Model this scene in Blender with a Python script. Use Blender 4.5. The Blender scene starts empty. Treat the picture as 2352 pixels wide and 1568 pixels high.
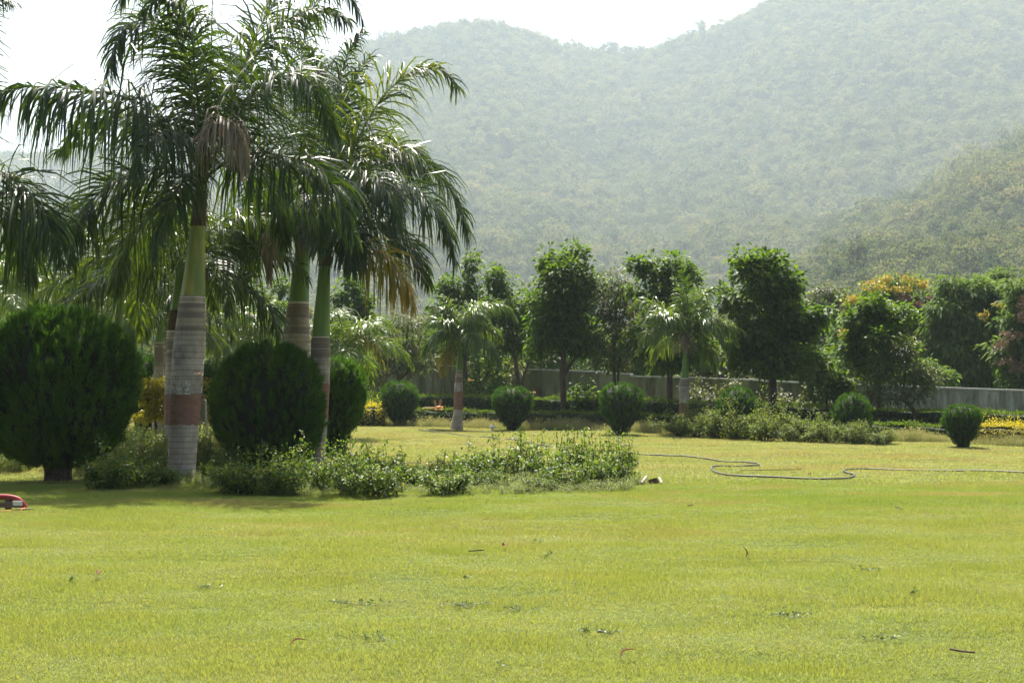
import bpy, math, random
import numpy as np
from mathutils import Vector

random.seed(11)
rng = np.random.default_rng(11)
R = math.radians
scene = bpy.context.scene
col = scene.collection

# ------------------------------------------------------------------ camera, sky, sun, exposure
F, CX, HZ, EYE = 3231.0, 1176.0, 885.0, 1.6     # focal length in reference pixels (2352 wide), horizon row, eye height
cam_data = bpy.data.cameras.new('camera')
cam = bpy.data.objects.new('camera', cam_data); col.objects.link(cam)
cam.location = (0, 0, EYE); cam.rotation_euler = (R(90), 0, 0)
cam_data.sensor_width = 36.0
cam_data.lens = 36.0 * F / 2352.0
cam_data.shift_y = (HZ - 784.0) / 2352.0
cam_data.clip_end = 9000.0
scene.camera = cam

SUN_EL, SUN_AZ = R(57), R(-3)                    # azimuth measured from +Y towards +X
world = bpy.data.worlds.new('World'); scene.world = world
world.use_nodes = True
wn = world.node_tree.nodes; wl = world.node_tree.links
for n in list(wn): wn.remove(n)
sky = wn.new('ShaderNodeTexSky'); sky.sky_type = 'NISHITA'; sky.sun_disc = False
sky.sun_elevation = SUN_EL; sky.sun_rotation = SUN_AZ
sky.air_density = 1.0; sky.dust_density = 6.0; sky.ozone_density = 1.0; sky.altitude = 200
bg = wn.new('ShaderNodeBackground'); bg.inputs['Strength'].default_value = 0.07
wo = wn.new('ShaderNodeOutputWorld')
wl.new(sky.outputs[0], bg.inputs[0]); wl.new(bg.outputs[0], wo.inputs[0])

sd = bpy.data.lights.new('sun', 'SUN'); sd.energy = 5.0; sd.angle = R(0.55); sd.color = (1.0, 0.94, 0.84)
sun = bpy.data.objects.new('sun', sd); col.objects.link(sun)
sv = Vector((math.sin(SUN_AZ) * math.cos(SUN_EL), math.cos(SUN_AZ) * math.cos(SUN_EL), math.sin(SUN_EL)))
sun.rotation_euler = sv.to_track_quat('Z', 'Y').to_euler()
sun.location = sv * 60

scene.view_settings.view_transform = 'Standard'
scene.view_settings.look = 'None'
scene.view_settings.gamma = 1.0
scene.view_settings.exposure = 1.45
scene.view_settings.use_curve_mapping = False
HAZE_DENSITY, HAZE_ANISO = 0.00022, 0.2

scene.render.engine = 'CYCLES'
cy = scene.cycles
cy.use_denoising = True
cy.max_bounces = 7; cy.diffuse_bounces = 3; cy.glossy_bounces = 2; cy.transmission_bounces = 4
cy.transparent_max_bounces = 6; cy.volume_bounces = 1
cy.sample_clamp_indirect = 6.0
cy.use_adaptive_sampling = True; cy.adaptive_threshold = 0.012

# ------------------------------------------------------------------ helpers
def nrm(a):
    return a / np.maximum(np.linalg.norm(a, axis=-1, keepdims=True), 1e-9)

def gy(v):                       # distance of a ground point seen on row v
    return EYE * F / (v - HZ)

def P(u, v, y):                  # world point at distance y seen at (u, v)
    return np.array([(u - CX) * y / F, y, EYE + (HZ - v) * y / F])

def G(u, v):                     # ground point seen at (u, v)
    y = gy(v)
    return np.array([(u - CX) * y / F, y, 0.0])

class Geo:
    def __init__(s): s.V, s.F, s.T, s.M, s.n = [], [], [], [], 0
    def add(s, V, Fc, tint=0.5, mat=0):
        V = np.asarray(V, float).reshape(-1, 3); Fc = np.asarray(Fc, np.int64)
        if len(Fc) == 0: return
        m = len(Fc)
        s.V.append(V); s.F.append(Fc + s.n)
        s.T.append(np.broadcast_to(np.asarray(tint, float), (m,)))
        s.M.append(np.broadcast_to(np.asarray(mat, np.int64), (m,)))
        s.n += len(V)
    def mesh(s, name, mats, off=None, smooth=True):
        me = bpy.data.meshes.new(name)
        V = np.concatenate(s.V)
        if off is not None: V = V - np.asarray(off, float)
        me.vertices.add(len(V)); me.vertices.foreach_set('co', V.astype(np.float32).ravel())
        tot = np.concatenate([np.full(len(f), f.shape[1]) for f in s.F])
        loops = np.concatenate([f.ravel() for f in s.F])
        start = np.concatenate([[0], np.cumsum(tot)[:-1]])
        me.loops.add(len(loops)); me.loops.foreach_set('vertex_index', loops.astype(np.int32))
        me.polygons.add(len(tot)); me.polygons.foreach_set('loop_start', start.astype(np.int32))
        me.polygons.foreach_set('loop_total', tot.astype(np.int32))
        for m in mats: me.materials.append(m)
        me.polygons.foreach_set('material_index', np.concatenate(s.M).astype(np.int32))
        me.polygons.foreach_set('use_smooth', np.full(len(tot), smooth))
        a = me.attributes.new('tint', 'FLOAT', 'FACE')
        a.data.foreach_set('value', np.concatenate(s.T).astype(np.float32))
        me.update(calc_edges=True)
        return me
    def build(s, name, mats, parent=None, off=None, smooth=True):
        o = bpy.data.objects.new(name, s.mesh(name, mats, off, smooth)); col.objects.link(o)
        if parent is not None: o.parent = parent
        return o

def tag(o, label=None, cat=None, group=None, kind=None):
    if label: o['label'] = label
    if cat: o['category'] = cat
    if group: o['group'] = group
    if kind: o['kind'] = kind
    return o

def thing(name, label, cat, loc, group=None):
    o = bpy.data.objects.new(name, None); col.objects.link(o)
    o.empty_display_size = 0.2
    o.location = tuple(float(c) for c in loc)
    return tag(o, label, cat, group)

def catmull(pts, n):
    p = np.asarray(pts, float)
    p = np.vstack([2 * p[0] - p[1], p, 2 * p[-1] - p[-2]])
    seg = len(p) - 3
    t = np.linspace(0, seg - 1e-6, n)
    i = t.astype(int); f = (t - i)[:, None]
    a, b, c, d = p[i], p[i + 1], p[i + 2], p[i + 3]
    return 0.5 * (2 * b + (c - a) * f + (2 * a - 5 * b + 4 * c - d) * f ** 2 + (3 * b - a - 3 * c + d) * f ** 3)

def tube(g, pts, rad, sides=6, tint=0.5, mat=0, cap=True):
    pts = np.asarray(pts, float); n = len(pts)
    rad = np.broadcast_to(np.asarray(rad, float), (n,))
    T = nrm(np.gradient(pts, axis=0))
    ref = np.array([0.0, 1.0, 0.0]) if abs(T[0][1]) < 0.8 else np.array([1.0, 0, 0])
    A = nrm(np.cross(T, ref)); B = np.cross(T, A)
    th = np.arange(sides) * 2 * math.pi / sides
    V = pts[:, None] + rad[:, None, None] * (np.cos(th)[None, :, None] * A[:, None] + np.sin(th)[None, :, None] * B[:, None])
    i = np.arange(n - 1)[:, None] * sides; j = np.arange(sides)[None]; k = (j + 1) % sides
    Fc = np.stack([i + j, i + k, i + sides + k, i + sides + j], -1).reshape(-1, 4)
    g.add(V.reshape(-1, 3), Fc, tint, mat)
    if cap:
        g.add(V[-1], [list(range(sides))[::-1]], tint, mat); g.add(V[0], [list(range(sides))], tint, mat)

def box(g, lo, hi, tint=0.5, mat=0):
    x0, y0, z0 = lo; x1, y1, z1 = hi
    V = [(x0, y0, z0), (x1, y0, z0), (x1, y1, z0), (x0, y1, z0), (x0, y0, z1), (x1, y0, z1), (x1, y1, z1), (x0, y1, z1)]
    g.add(V, [(0, 3, 2, 1), (4, 5, 6, 7), (0, 1, 5, 4), (1, 2, 6, 5), (2, 3, 7, 6), (3, 0, 4, 7)], tint, mat)

def leaves(g, B, D, N, L, W, tint=0.5, mat=0, fold=0.18, droop=0.15):
    """folded, drooping four-cornered leaves: base, left, tip, right"""
    n = len(B)
    D = nrm(D); S = nrm(np.cross(D, N)); U = np.cross(S, D)
    L = np.broadcast_to(L, (n,))[:, None]; W = np.broadcast_to(W, (n,))[:, None]
    mid = B + D * L * 0.45 + U * W * fold
    tip = B + D * L - np.array([0, 0, 1.0]) * L * droop
    V = np.stack([B, mid - S * W * .5, tip, mid + S * W * .5], 1).reshape(-1, 3)
    g.add(V, np.arange(n * 4).reshape(-1, 4), tint, mat)

def blades(g, B, D, S, L, W, k, segs=3, tint=0.5, mat=0, prof=(0.7, 1.0, 0.75, 0.06)):
    """strips that bend under gravity; k = bend"""
    n = len(B); L = np.broadcast_to(L, (n,)); W = np.broadcast_to(W, (n,)); k = np.broadcast_to(k, (n,))
    S = nrm(S); pts = [B]; d = nrm(D); p = B
    for j in range(segs):
        d = nrm(d + np.array([0, 0, -1.0]) * (k * (0.5 + j) / segs)[:, None])
        p = p + d * (L / segs)[:, None]; pts.append(p)
    V = []
    for j, q in enumerate(pts):
        w = (W * prof[j])[:, None] * 0.5
        V += [q - S * w, q + S * w]
    V = np.stack(V, 1)
    m = 2 * (segs + 1)
    i = np.arange(n)[:, None] * m
    Fc = np.concatenate([np.stack([i[:, 0] + 2 * j, i[:, 0] + 2 * j + 1, i[:, 0] + 2 * j + 3, i[:, 0] + 2 * j + 2], -1) for j in range(segs)])
    g.add(V.reshape(-1, 3), Fc, np.tile(np.broadcast_to(tint, (n,)), segs), np.tile(np.broadcast_to(mat, (n,)), segs))

def rdir(n):
    return nrm(rng.normal(size=(n, 3)))

_lat = rng.random((256, 256))
def vnoise(x, y):
    x = np.asarray(x, float); y = np.asarray(y, float)
    xi = np.floor(x).astype(int); yi = np.floor(y).astype(int)
    fx = x - xi; fy = y - yi
    fx = fx * fx * (3 - 2 * fx); fy = fy * fy * (3 - 2 * fy)
    a = _lat[xi % 256, yi % 256]; b = _lat[(xi + 1) % 256, yi % 256]
    c = _lat[xi % 256, (yi + 1) % 256]; d = _lat[(xi + 1) % 256, (yi + 1) % 256]
    return (a * (1 - fx) + b * fx) * (1 - fy) + (c * (1 - fx) + d * fx) * fy

# ------------------------------------------------------------------ materials
def new_mat(name):
    m = bpy.data.materials.new(name); m.use_nodes = True
    nt = m.node_tree
    for n in list(nt.nodes): nt.nodes.remove(n)
    out = nt.nodes.new('ShaderNodeOutputMaterial')
    return m, nt, out

def ramp(nt, fac, stops):
    r = nt.nodes.new('ShaderNodeValToRGB'); e = r.color_ramp.elements
    while len(e) < len(stops): e.new(0.5)
    for k, (p, c) in enumerate(stops):
        e[k].position = p; e[k].color = (*c, 1)
    nt.links.new(fac, r.inputs[0])
    return r.outputs[0]

def noise(nt, vec, scale, detail=3, rough=0.55):
    n = nt.nodes.new('ShaderNodeTexNoise'); n.inputs['Scale'].default_value = scale
    n.inputs['Detail'].default_value = detail; n.inputs['Roughness'].default_value = rough
    if vec is not None: nt.links.new(vec, n.inputs['Vector'])
    return n.outputs['Fac']

def mixc(nt, fac, a, b, mode='MIX'):
    m = nt.nodes.new('ShaderNodeMix'); m.data_type = 'RGBA'; m.blend_type = mode
    for s, v in ((0, fac), (6, a), (7, b)):
        if hasattr(v, 'is_output') or isinstance(v, bpy.types.NodeSocket): nt.links.new(v, m.inputs[s])
        elif isinstance(v, (int, float)): m.inputs[s].default_value = v
        else: m.inputs[s].default_value = (*v, 1)
    return m.outputs[2]

def math_(nt, op, a, b=None, clamp=False):
    m = nt.nodes.new('ShaderNodeMath'); m.operation = op; m.use_clamp = clamp
    for s, v in ((0, a), (1, b)):
        if v is None: continue
        if isinstance(v, (int, float)): m.inputs[s].default_value = v
        else: nt.links.new(v, m.inputs[s])
    return m.outputs[0]

def geo_pos(nt):
    return nt.nodes.new('ShaderNodeNewGeometry').outputs['Position']

def obj_pos(nt):
    return nt.nodes.new('ShaderNodeTexCoord').outputs['Object']

def leaf_mat(name, a, b, trans=0.35, rough=0.45, tmul=(1.7, 1.6, 0.7), spec=0.5, c=None, nscale=0.0):
    m, nt, out = new_mat(name)
    at = nt.nodes.new('ShaderNodeAttribute'); at.attribute_name = 'tint'
    f = at.outputs['Fac']
    if nscale:
        f = math_(nt, 'ADD', math_(nt, 'MULTIPLY', f, 0.6), math_(nt, 'MULTIPLY', math_(nt, 'SUBTRACT', noise(nt, geo_pos(nt), nscale, 2), 0.3), 1.0), True)
    stops = [(0.0, a), (1.0, b)] if c is None else [(0.0, a), (0.75, b), (1.0, c)]
    cc = ramp(nt, f, stops)
    p = nt.nodes.new('ShaderNodeBsdfPrincipled')
    nt.links.new(cc, p.inputs['Base Color']); p.inputs['Roughness'].default_value = rough
    p.inputs['Specular IOR Level'].default_value = spec
    t = nt.nodes.new('ShaderNodeBsdfTranslucent')
    nt.links.new(mixc(nt, 1.0, cc, tmul, 'MULTIPLY'), t.inputs[0])
    mx = nt.nodes.new('ShaderNodeMixShader'); mx.inputs[0].default_value = trans
    nt.links.new(p.outputs[0], mx.inputs[1]); nt.links.new(t.outputs[0], mx.inputs[2])
    nt.links.new(mx.outputs[0], out.inputs[0])
    return m

def surf_mat(name, stops, scale=6.0, rough=0.8, bump=0.0, bscale=None, stretch=(1, 1, 1), spec=0.3, metal=0.0):
    m, nt, out = new_mat(name)
    mp = nt.nodes.new('ShaderNodeMapping'); mp.inputs['Scale'].default_value = stretch
    nt.links.new(obj_pos(nt), mp.inputs[0])
    cc = ramp(nt, noise(nt, mp.outputs[0], scale, 5, 0.6), stops)
    p = nt.nodes.new('ShaderNodeBsdfPrincipled')
    nt.links.new(cc, p.inputs['Base Color']); p.inputs['Roughness'].default_value = rough
    p.inputs['Specular IOR Level'].default_value = spec; p.inputs['Metallic'].default_value = metal
    if bump:
        b = nt.nodes.new('ShaderNodeBump'); b.inputs['Strength'].default_value = bump; b.inputs['Distance'].default_value = 0.02
        nt.links.new(noise(nt, mp.outputs[0], bscale or scale * 4, 4), b.inputs['Height']); nt.links.new(b.outputs[0], p.inputs['Normal'])
    nt.links.new(p.outputs[0], out.inputs[0])
    return m

M = {}
M['palm'] = leaf_mat('palm_leaf', (0.011, 0.034, 0.013), (0.052, 0.090, 0.016), 0.33, 0.42, (2.3, 2.1, 0.35), 0.42, (0.10, 0.13, 0.02))  # last stop puts the yellow glow of backlit leaflets into the colour
M['palm_yellow'] = leaf_mat('yellowing_palm_leaf', (0.05, 0.095, 0.015), (0.34, 0.27, 0.025), 0.4, 0.4, (1.4, 1.4, 0.5), 0.4, (0.46, 0.20, 0.03))
M['palm_lime'] = leaf_mat('young_palm_leaf', (0.06, 0.12, 0.025), (0.14, 0.20, 0.035), 0.36, 0.36, (1.5, 1.5, 0.6))
M['palm_dead'] = leaf_mat('dead_palm_leaf', (0.20, 0.16, 0.12), (0.42, 0.35, 0.28), 0.35, 0.6, (1.2, 1.0, 0.8))
M['rachis'] = surf_mat('palm_rachis', [(0.3, (0.07, 0.10, 0.03)), (0.7, (0.12, 0.14, 0.04))], 3, 0.45)
M['thuja'] = leaf_mat('topiary_spray', (0.016, 0.050, 0.013), (0.105, 0.195, 0.034), 0.32, 0.6, (1.6, 1.8, 0.6), 0.12)
M['thuja_in'] = surf_mat('shaded_foliage_core', [(0.3, (0.012, 0.020, 0.010)), (0.7, (0.030, 0.032, 0.016))], 8, 0.9)  # shade inside bushes and hedges, put into a near-black colour
M['teak'] = leaf_mat('broad_leaf', (0.022, 0.055, 0.018), (0.12, 0.185, 0.028), 0.42, 0.58, (1.9, 2.0, 0.5), 0.25)
M['mango'] = leaf_mat('narrow_olive_leaf', (0.04, 0.065, 0.022), (0.14, 0.155, 0.05), 0.36, 0.6, (1.5, 1.5, 0.7))
M['feather'] = leaf_mat('feathery_leaf', (0.055, 0.11, 0.034), (0.165, 0.235, 0.075), 0.38, 0.7, (1.5, 1.5, 0.6), 0.15)
M['olive'] = leaf_mat('far_olive_leaf', (0.05, 0.075, 0.03), (0.11, 0.13, 0.055), 0.32, 0.55, (1.4, 1.4, 0.7))
M['flower'] = leaf_mat('yellow_blossom', (0.38, 0.30, 0.05), (0.56, 0.46, 0.09), 0.3, 0.6, (1.1, 1.05, 0.8))
M['pod'] = leaf_mat('reddish_pod', (0.13, 0.075, 0.05), (0.23, 0.14, 0.10), 0.25, 0.6, (1.2, 1.0, 0.8))
M['rose'] = leaf_mat('rose_leaf', (0.035, 0.080, 0.020), (0.165, 0.225, 0.05), 0.40, 0.5, (1.6, 1.7, 0.5), 0.3, (0.20, 0.19, 0.05))
M['bush'] = leaf_mat('bush_leaf', (0.05, 0.09, 0.022), (0.20, 0.235, 0.05), 0.40, 0.6, (1.5, 1.5, 0.5), 0.2)
M['hedge'] = leaf_mat('hedge_leaf', (0.022, 0.050, 0.013), (0.15, 0.215, 0.03), 0.28, 0.55, (1.8, 1.9, 0.5), 0.2)
M['gold'] = leaf_mat('golden_shrub_leaf', (0.20, 0.21, 0.02), (0.64, 0.54, 0.06), 0.45, 0.45, (1.2, 1.15, 0.5))
M['weed'] = leaf_mat('weed_leaf', (0.09, 0.14, 0.03), (0.26, 0.29, 0.09), 0.45, 0.5, (1.5, 1.5, 0.6))
M['weed_dark'] = leaf_mat('lawn_weed_leaf', (0.07, 0.12, 0.045), (0.15, 0.20, 0.06), 0.3, 0.5, (1.3, 1.3, 0.6))
M['stem'] = surf_mat('woody_stem', [(0.3, (0.045, 0.028, 0.018)), (0.7, (0.11, 0.07, 0.045))], 20, 0.85)
M['bark'] = surf_mat('tree_bark', [(0.3, (0.05, 0.035, 0.025)), (0.55, (0.10, 0.072, 0.052)), (0.8, (0.17, 0.13, 0.10))], 7, 0.9, 0.6, 14, (1, 1, 0.35))
M['green_stem'] = surf_mat('green_stem', [(0.3, (0.06, 0.09, 0.03)), (0.7, (0.12, 0.13, 0.05))], 10, 0.7)

# ------------------------------------------------------------------ ground, hills, forest, haze
def lawn_z(x, y):
    a = vnoise(x * 0.8 + 31, y * 1.5 + 7) - 0.5
    b = vnoise(x * 0.35 + 5, y * 0.45 + 90) - 0.5
    return a * 0.06 + b * 0.08

def grid(name, xs, ys, zf, mat, kind='structure'):
    X, Y = np.meshgrid(xs, ys)
    Z = zf(X, Y)
    g = Geo(); nx, ny = len(xs), len(ys)
    i = (np.arange(ny - 1)[:, None] * nx + np.arange(nx - 1)[None]).ravel()
    g.add(np.stack([X, Y, Z], -1).reshape(-1, 3), np.stack([i, i + 1, i + nx + 1, i + nx], -1))
    o = g.build(name, [mat]); o['kind'] = kind
    return o

def lawn_mat():
    m, nt, out = new_mat('lawn_soil_and_thatch')
    pos = geo_pos(nt)
    c1 = ramp(nt, noise(nt, pos, 0.5, 4), [(0.35, (0.075, 0.105, 0.018)), (0.55, (0.10, 0.125, 0.024)), (0.75, (0.13, 0.125, 0.04))])
    c2 = ramp(nt, noise(nt, pos, 14, 4, 0.7), [(0.3, (0.55, 0.6, 0.5)), (0.7, (1.25, 1.2, 1.2))])
    cc = mixc(nt, 1.0, c1, c2, 'MULTIPLY')
    p = nt.nodes.new('ShaderNodeBsdfPrincipled'); nt.links.new(cc, p.inputs['Base Color'])
    p.inputs['Roughness'].default_value = 0.9; p.inputs['Specular IOR Level'].default_value = 0.1
    nt.links.new(p.outputs[0], out.inputs[0])
    return m

def grass_mat():
    m, nt, out = new_mat('lawn_grass_blade')
    pos = geo_pos(nt)
    at = nt.nodes.new('ShaderNodeAttribute'); at.attribute_name = 'tint'
    big = noise(nt, pos, 0.33, 5, 0.7)
    mid = noise(nt, pos, 1.3, 4, 0.65)
    f = math_(nt, 'ADD', math_(nt, 'MULTIPLY', big, 0.55), math_(nt, 'ADD', math_(nt, 'MULTIPLY', mid, 0.45), math_(nt, 'ADD', math_(nt, 'MULTIPLY', at.outputs['Fac'], 0.28), 0.14)))
    cc = ramp(nt, f, [(0.38, (0.150, 0.212, 0.044)), (0.66, (0.212, 0.262, 0.064)), (0.92, (0.255, 0.278, 0.085)), (1.0, (0.27, 0.26, 0.10))])
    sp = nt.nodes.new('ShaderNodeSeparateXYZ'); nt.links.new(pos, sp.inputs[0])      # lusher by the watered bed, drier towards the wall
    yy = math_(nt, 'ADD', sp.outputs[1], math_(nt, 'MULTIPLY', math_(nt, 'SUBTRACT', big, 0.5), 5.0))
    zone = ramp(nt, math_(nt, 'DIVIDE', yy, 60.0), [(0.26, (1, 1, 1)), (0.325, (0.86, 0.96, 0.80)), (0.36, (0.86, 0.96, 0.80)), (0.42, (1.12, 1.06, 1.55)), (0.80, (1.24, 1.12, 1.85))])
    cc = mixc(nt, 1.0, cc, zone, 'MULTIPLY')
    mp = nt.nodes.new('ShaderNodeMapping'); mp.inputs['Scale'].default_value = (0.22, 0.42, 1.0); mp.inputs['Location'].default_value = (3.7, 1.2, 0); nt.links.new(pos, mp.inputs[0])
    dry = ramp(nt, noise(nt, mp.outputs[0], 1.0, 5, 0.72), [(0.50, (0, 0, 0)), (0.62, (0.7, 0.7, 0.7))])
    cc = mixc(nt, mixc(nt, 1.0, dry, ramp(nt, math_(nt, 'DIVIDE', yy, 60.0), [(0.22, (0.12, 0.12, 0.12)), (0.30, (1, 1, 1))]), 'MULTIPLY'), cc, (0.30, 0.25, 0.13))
    p = nt.nodes.new('ShaderNodeBsdfPrincipled'); nt.links.new(cc, p.inputs['Base Color'])
    p.inputs['Roughness'].default_value = 0.5; p.inputs['Specular IOR Level'].default_value = 0.25
    t = nt.nodes.new('ShaderNodeBsdfTranslucent'); nt.links.new(mixc(nt, 1.0, cc, (1.7, 1.6, 0.8), 'MULTIPLY'), t.inputs[0])
    mx = nt.nodes.new('ShaderNodeMixShader'); mx.inputs[0].default_value = 0.42
    nt.links.new(p.outputs[0], mx.inputs[1]); nt.links.new(t.outputs[0], mx.inputs[2]); nt.links.new(mx.outputs[0], out.inputs[0])
    return m

xs = np.unique(np.concatenate([np.linspace(-3400, -60, 30), np.linspace(-60, -26, 30), np.arange(-26, 26.01, 0.26), np.linspace(26, 60, 30), np.linspace(60, 3400, 30)]))
ys = np.unique(np.concatenate([np.linspace(-100, 3, 24), np.arange(3, 34, 0.22), np.linspace(34, 80, 80), np.linspace(80, 4500, 50)]))
def ground_z(x, y):
    near = np.clip((70 - y) / 10, 0, 1) * np.clip((40 - np.abs(x)) / 8, 0, 1) * np.clip(y / 3, 0, 1)
    return lawn_z(x, y) * near - 0.02 * (1 - near)
ground = grid('ground', xs, ys, ground_z, lawn_mat())

def scatter(name, pts, rot, scl, idx, sources):
    """one object whose points each carry one of the source meshes"""
    me = bpy.data.meshes.new(name)
    me.vertices.add(len(pts)); me.vertices.foreach_set('co', np.asarray(pts, np.float32).ravel())
    for nm, ty, key, v in (('rot', 'FLOAT_VECTOR', 'vector', rot), ('scl', 'FLOAT_VECTOR', 'vector', scl), ('idx', 'INT', 'value', idx)):
        a = me.attributes.new(nm, ty, 'POINT')
        a.data.foreach_set(key, np.ascontiguousarray(v, np.int32 if ty == 'INT' else np.float32).ravel())
    o = bpy.data.objects.new(name, me); col.objects.link(o)
    c = bpy.data.collections.new(name + '_pieces')
    for k, s in enumerate(sources):
        q = bpy.data.objects.new('%s_piece_%02d' % (name, k), s); c.objects.link(q)
    ng = bpy.data.node_groups.new(name + '_scatter', 'GeometryNodeTree')
    ng.interface.new_socket('Geometry', in_out='INPUT', socket_type='NodeSocketGeometry')
    ng.interface.new_socket('Geometry', in_out='OUTPUT', socket_type='NodeSocketGeometry')
    N = ng.nodes; Lk = ng.links
    gi = N.new('NodeGroupInput'); go = N.new('NodeGroupOutput')
    ci = N.new('GeometryNodeCollectionInfo'); ci.inputs['Collection'].default_value = c
    ci.inputs['Separate Children'].default_value = True; ci.inputs['Reset Children'].default_value = True
    ip = N.new('GeometryNodeInstanceOnPoints'); ip.inputs['Pick Instance'].default_value = True
    def at(nm, ty):
        a = N.new('GeometryNodeInputNamedAttribute'); a.data_type = ty; a.inputs['Name'].default_value = nm
        return [s for s in a.outputs if s.enabled][0]
    Lk.new(gi.outputs[0], ip.inputs['Points']); Lk.new(ci.outputs[0], ip.inputs['Instance'])
    Lk.new(at('idx', 'INT'), ip.inputs['Instance Index'])
    e2r = N.new('FunctionNodeEulerToRotation'); Lk.new(at('rot', 'FLOAT_VECTOR'), e2r.inputs[0])
    Lk.new(e2r.outputs[0], ip.inputs['Rotation'])
    Lk.new(at('scl', 'FLOAT_VECTOR'), ip.inputs['Scale']); Lk.new(ip.outputs[0], go.inputs[0])
    md = o.modifiers.new('scatter', 'NODES'); md.node_group = ng
    o['kind'] = 'stuff'
    return o

def view_points(n, y0, y1, margin=4.0, power=1.0):
    y = y0 + (y1 - y0) * rng.random(n * 3) ** power
    half = 0.364 * y1 + margin
    x = (rng.random(n * 3) * 2 - 1) * half
    ok = np.abs(x) < 0.364 * y + margin
    return x[ok][:n], y[ok][:n]

# short mown grass: patches of blades
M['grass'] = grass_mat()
def grass_patch(nb, size, h, w, lean):
    g = Geo()
    B = np.zeros((nb, 3)); B[:, :2] = (rng.random((nb, 2)) - 0.5) * size
    D = nrm(np.array([0, 0, 1.0]) + rng.normal(size=(nb, 3)) * lean * np.array([1, 1, 0.2]))
    S = rdir(nb) * np.array([1, 1, 0.1])
    hh = h * (0.55 + 0.7 * rng.random(nb))
    blades(g, B, D, S, hh, w * (0.7 + 0.6 * rng.random(nb)), 0.5, 2, rng.random(nb), 0, (1.0, 0.8, 0.1))
    return g.mesh('grass_patch', [M['grass']])
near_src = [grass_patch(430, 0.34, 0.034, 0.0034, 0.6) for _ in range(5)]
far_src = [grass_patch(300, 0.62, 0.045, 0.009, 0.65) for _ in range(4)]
def lattice(y0, y1, step, margin):
    yy = np.arange(y0, y1, step); xx = np.arange(-(0.364 * y1 + margin), 0.364 * y1 + margin, step)
    X, Y = np.meshgrid(xx, yy); X = X.ravel() + (rng.random(X.size) - .5) * step * .7; Y = Y.ravel() + (rng.random(Y.size) - .5) * step * .7
    k = np.abs(X) < 0.364 * Y + margin
    return X[k], Y[k]
x1, y1 = lattice(5.5, 23, 0.19, 3.0)
x2, y2 = lattice(22.7, 70, 0.36, 6.0)
X = np.concatenate([x1, x2]); Y = np.concatenate([y1, y2]); n = len(X)
sc = 0.50 + 1.05 * vnoise(X * 1.2, Y * 3.2) ** 1.5 + 0.25 * rng.random(n)
rot = np.zeros((n, 3)); rot[:, 2] = rng.random(n) * 6.283
idx = np.concatenate([rng.integers(0, 5, len(x1)), 5 + rng.integers(0, 4, len(x2))])
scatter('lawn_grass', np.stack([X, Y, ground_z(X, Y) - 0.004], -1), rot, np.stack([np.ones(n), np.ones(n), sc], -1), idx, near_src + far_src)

# hills: a long ridge behind and a nearer spur on the right
def crest(pts, y):
    p = np.array(pts, float)
    return (p[:, 0] - CX) * y / F, EYE + (HZ - p[:, 1]) * y / F
RY, SY = 1950.0, 930.0
cx1, cz1 = crest([(-900, 330), (-300, 350), (0, 362), (100, 362), (300, 345), (450, 290), (600, 220), (740, 150), (850, 102), (960, 74), (1050, 62), (1130, 54), (1200, 74), (1290, 108), (1400, 124), (1450, 121), (1500, 115), (1620, 76), (1760, 14), (1850, -25), (2000, -90), (2200, -150), (2500, -190), (3200, -150)], RY)
cx2, cz2 = crest([(1100, 1000), (1560, 800), (1700, 690), (1830, 604), (1946, 520), (2052, 486), (2141, 450), (2227, 384), (2300, 352), (2352, 332), (2600, 220), (3000, 100), (3600, 60)], SY)
def sstep(t): t = np.clip(t, 0, 1); return t * t * (3 - 2 * t)
def hill_z(x, y):
    c1 = np.interp(x * RY / np.maximum(y, 300), cx1, cz1) - 9.0
    t1 = (y - 380) / (RY - 380)
    r1 = np.where(t1 < 1, np.clip(t1, 0, 1) ** 1.9, 1 - (t1 - 1) * 1.3)
    g1 = (vnoise(x / 210 + 3, y / 290 + 8) - 0.5) * 40 + (vnoise(x / 85, y / 105 + 40) - 0.5) * 20
    z1 = c1 * r1 + g1 * np.clip(t1 * (1 - t1) * 4, 0, 1)
    c2 = np.interp(x * SY / np.maximum(y, 300), cx2, cz2) - 7.0
    t2 = (y - 280) / (SY - 280)
    r2 = np.where(t2 < 1, np.clip(t2, 0, 1), 1 - (t2 - 1) * 1.6)
    g2 = (vnoise(x / 110 + 60, y / 130 + 20) - 0.5) * 26
    z2 = c2 * r2 + g2 * np.clip(t2 * (1 - t2) * 4, 0, 1)
    return np.where(y < 100, -0.6, np.maximum(np.maximum(z1, z2), 0.0) - 0.6 * (1 - np.clip((y - 110) / 40, 0, 1)))
M['hill'] = surf_mat('hill_scrub_soil', [(0.3, (0.05, 0.055, 0.025)), (0.6, (0.09, 0.085, 0.045)), (0.8, (0.15, 0.12, 0.07))], 0.05, 0.95)
hills = grid('hills', np.linspace(-1900, 1900, 230), np.concatenate([np.linspace(95, 300, 30), np.linspace(312, 2600, 170)]), hill_z, M['hill'])

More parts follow.
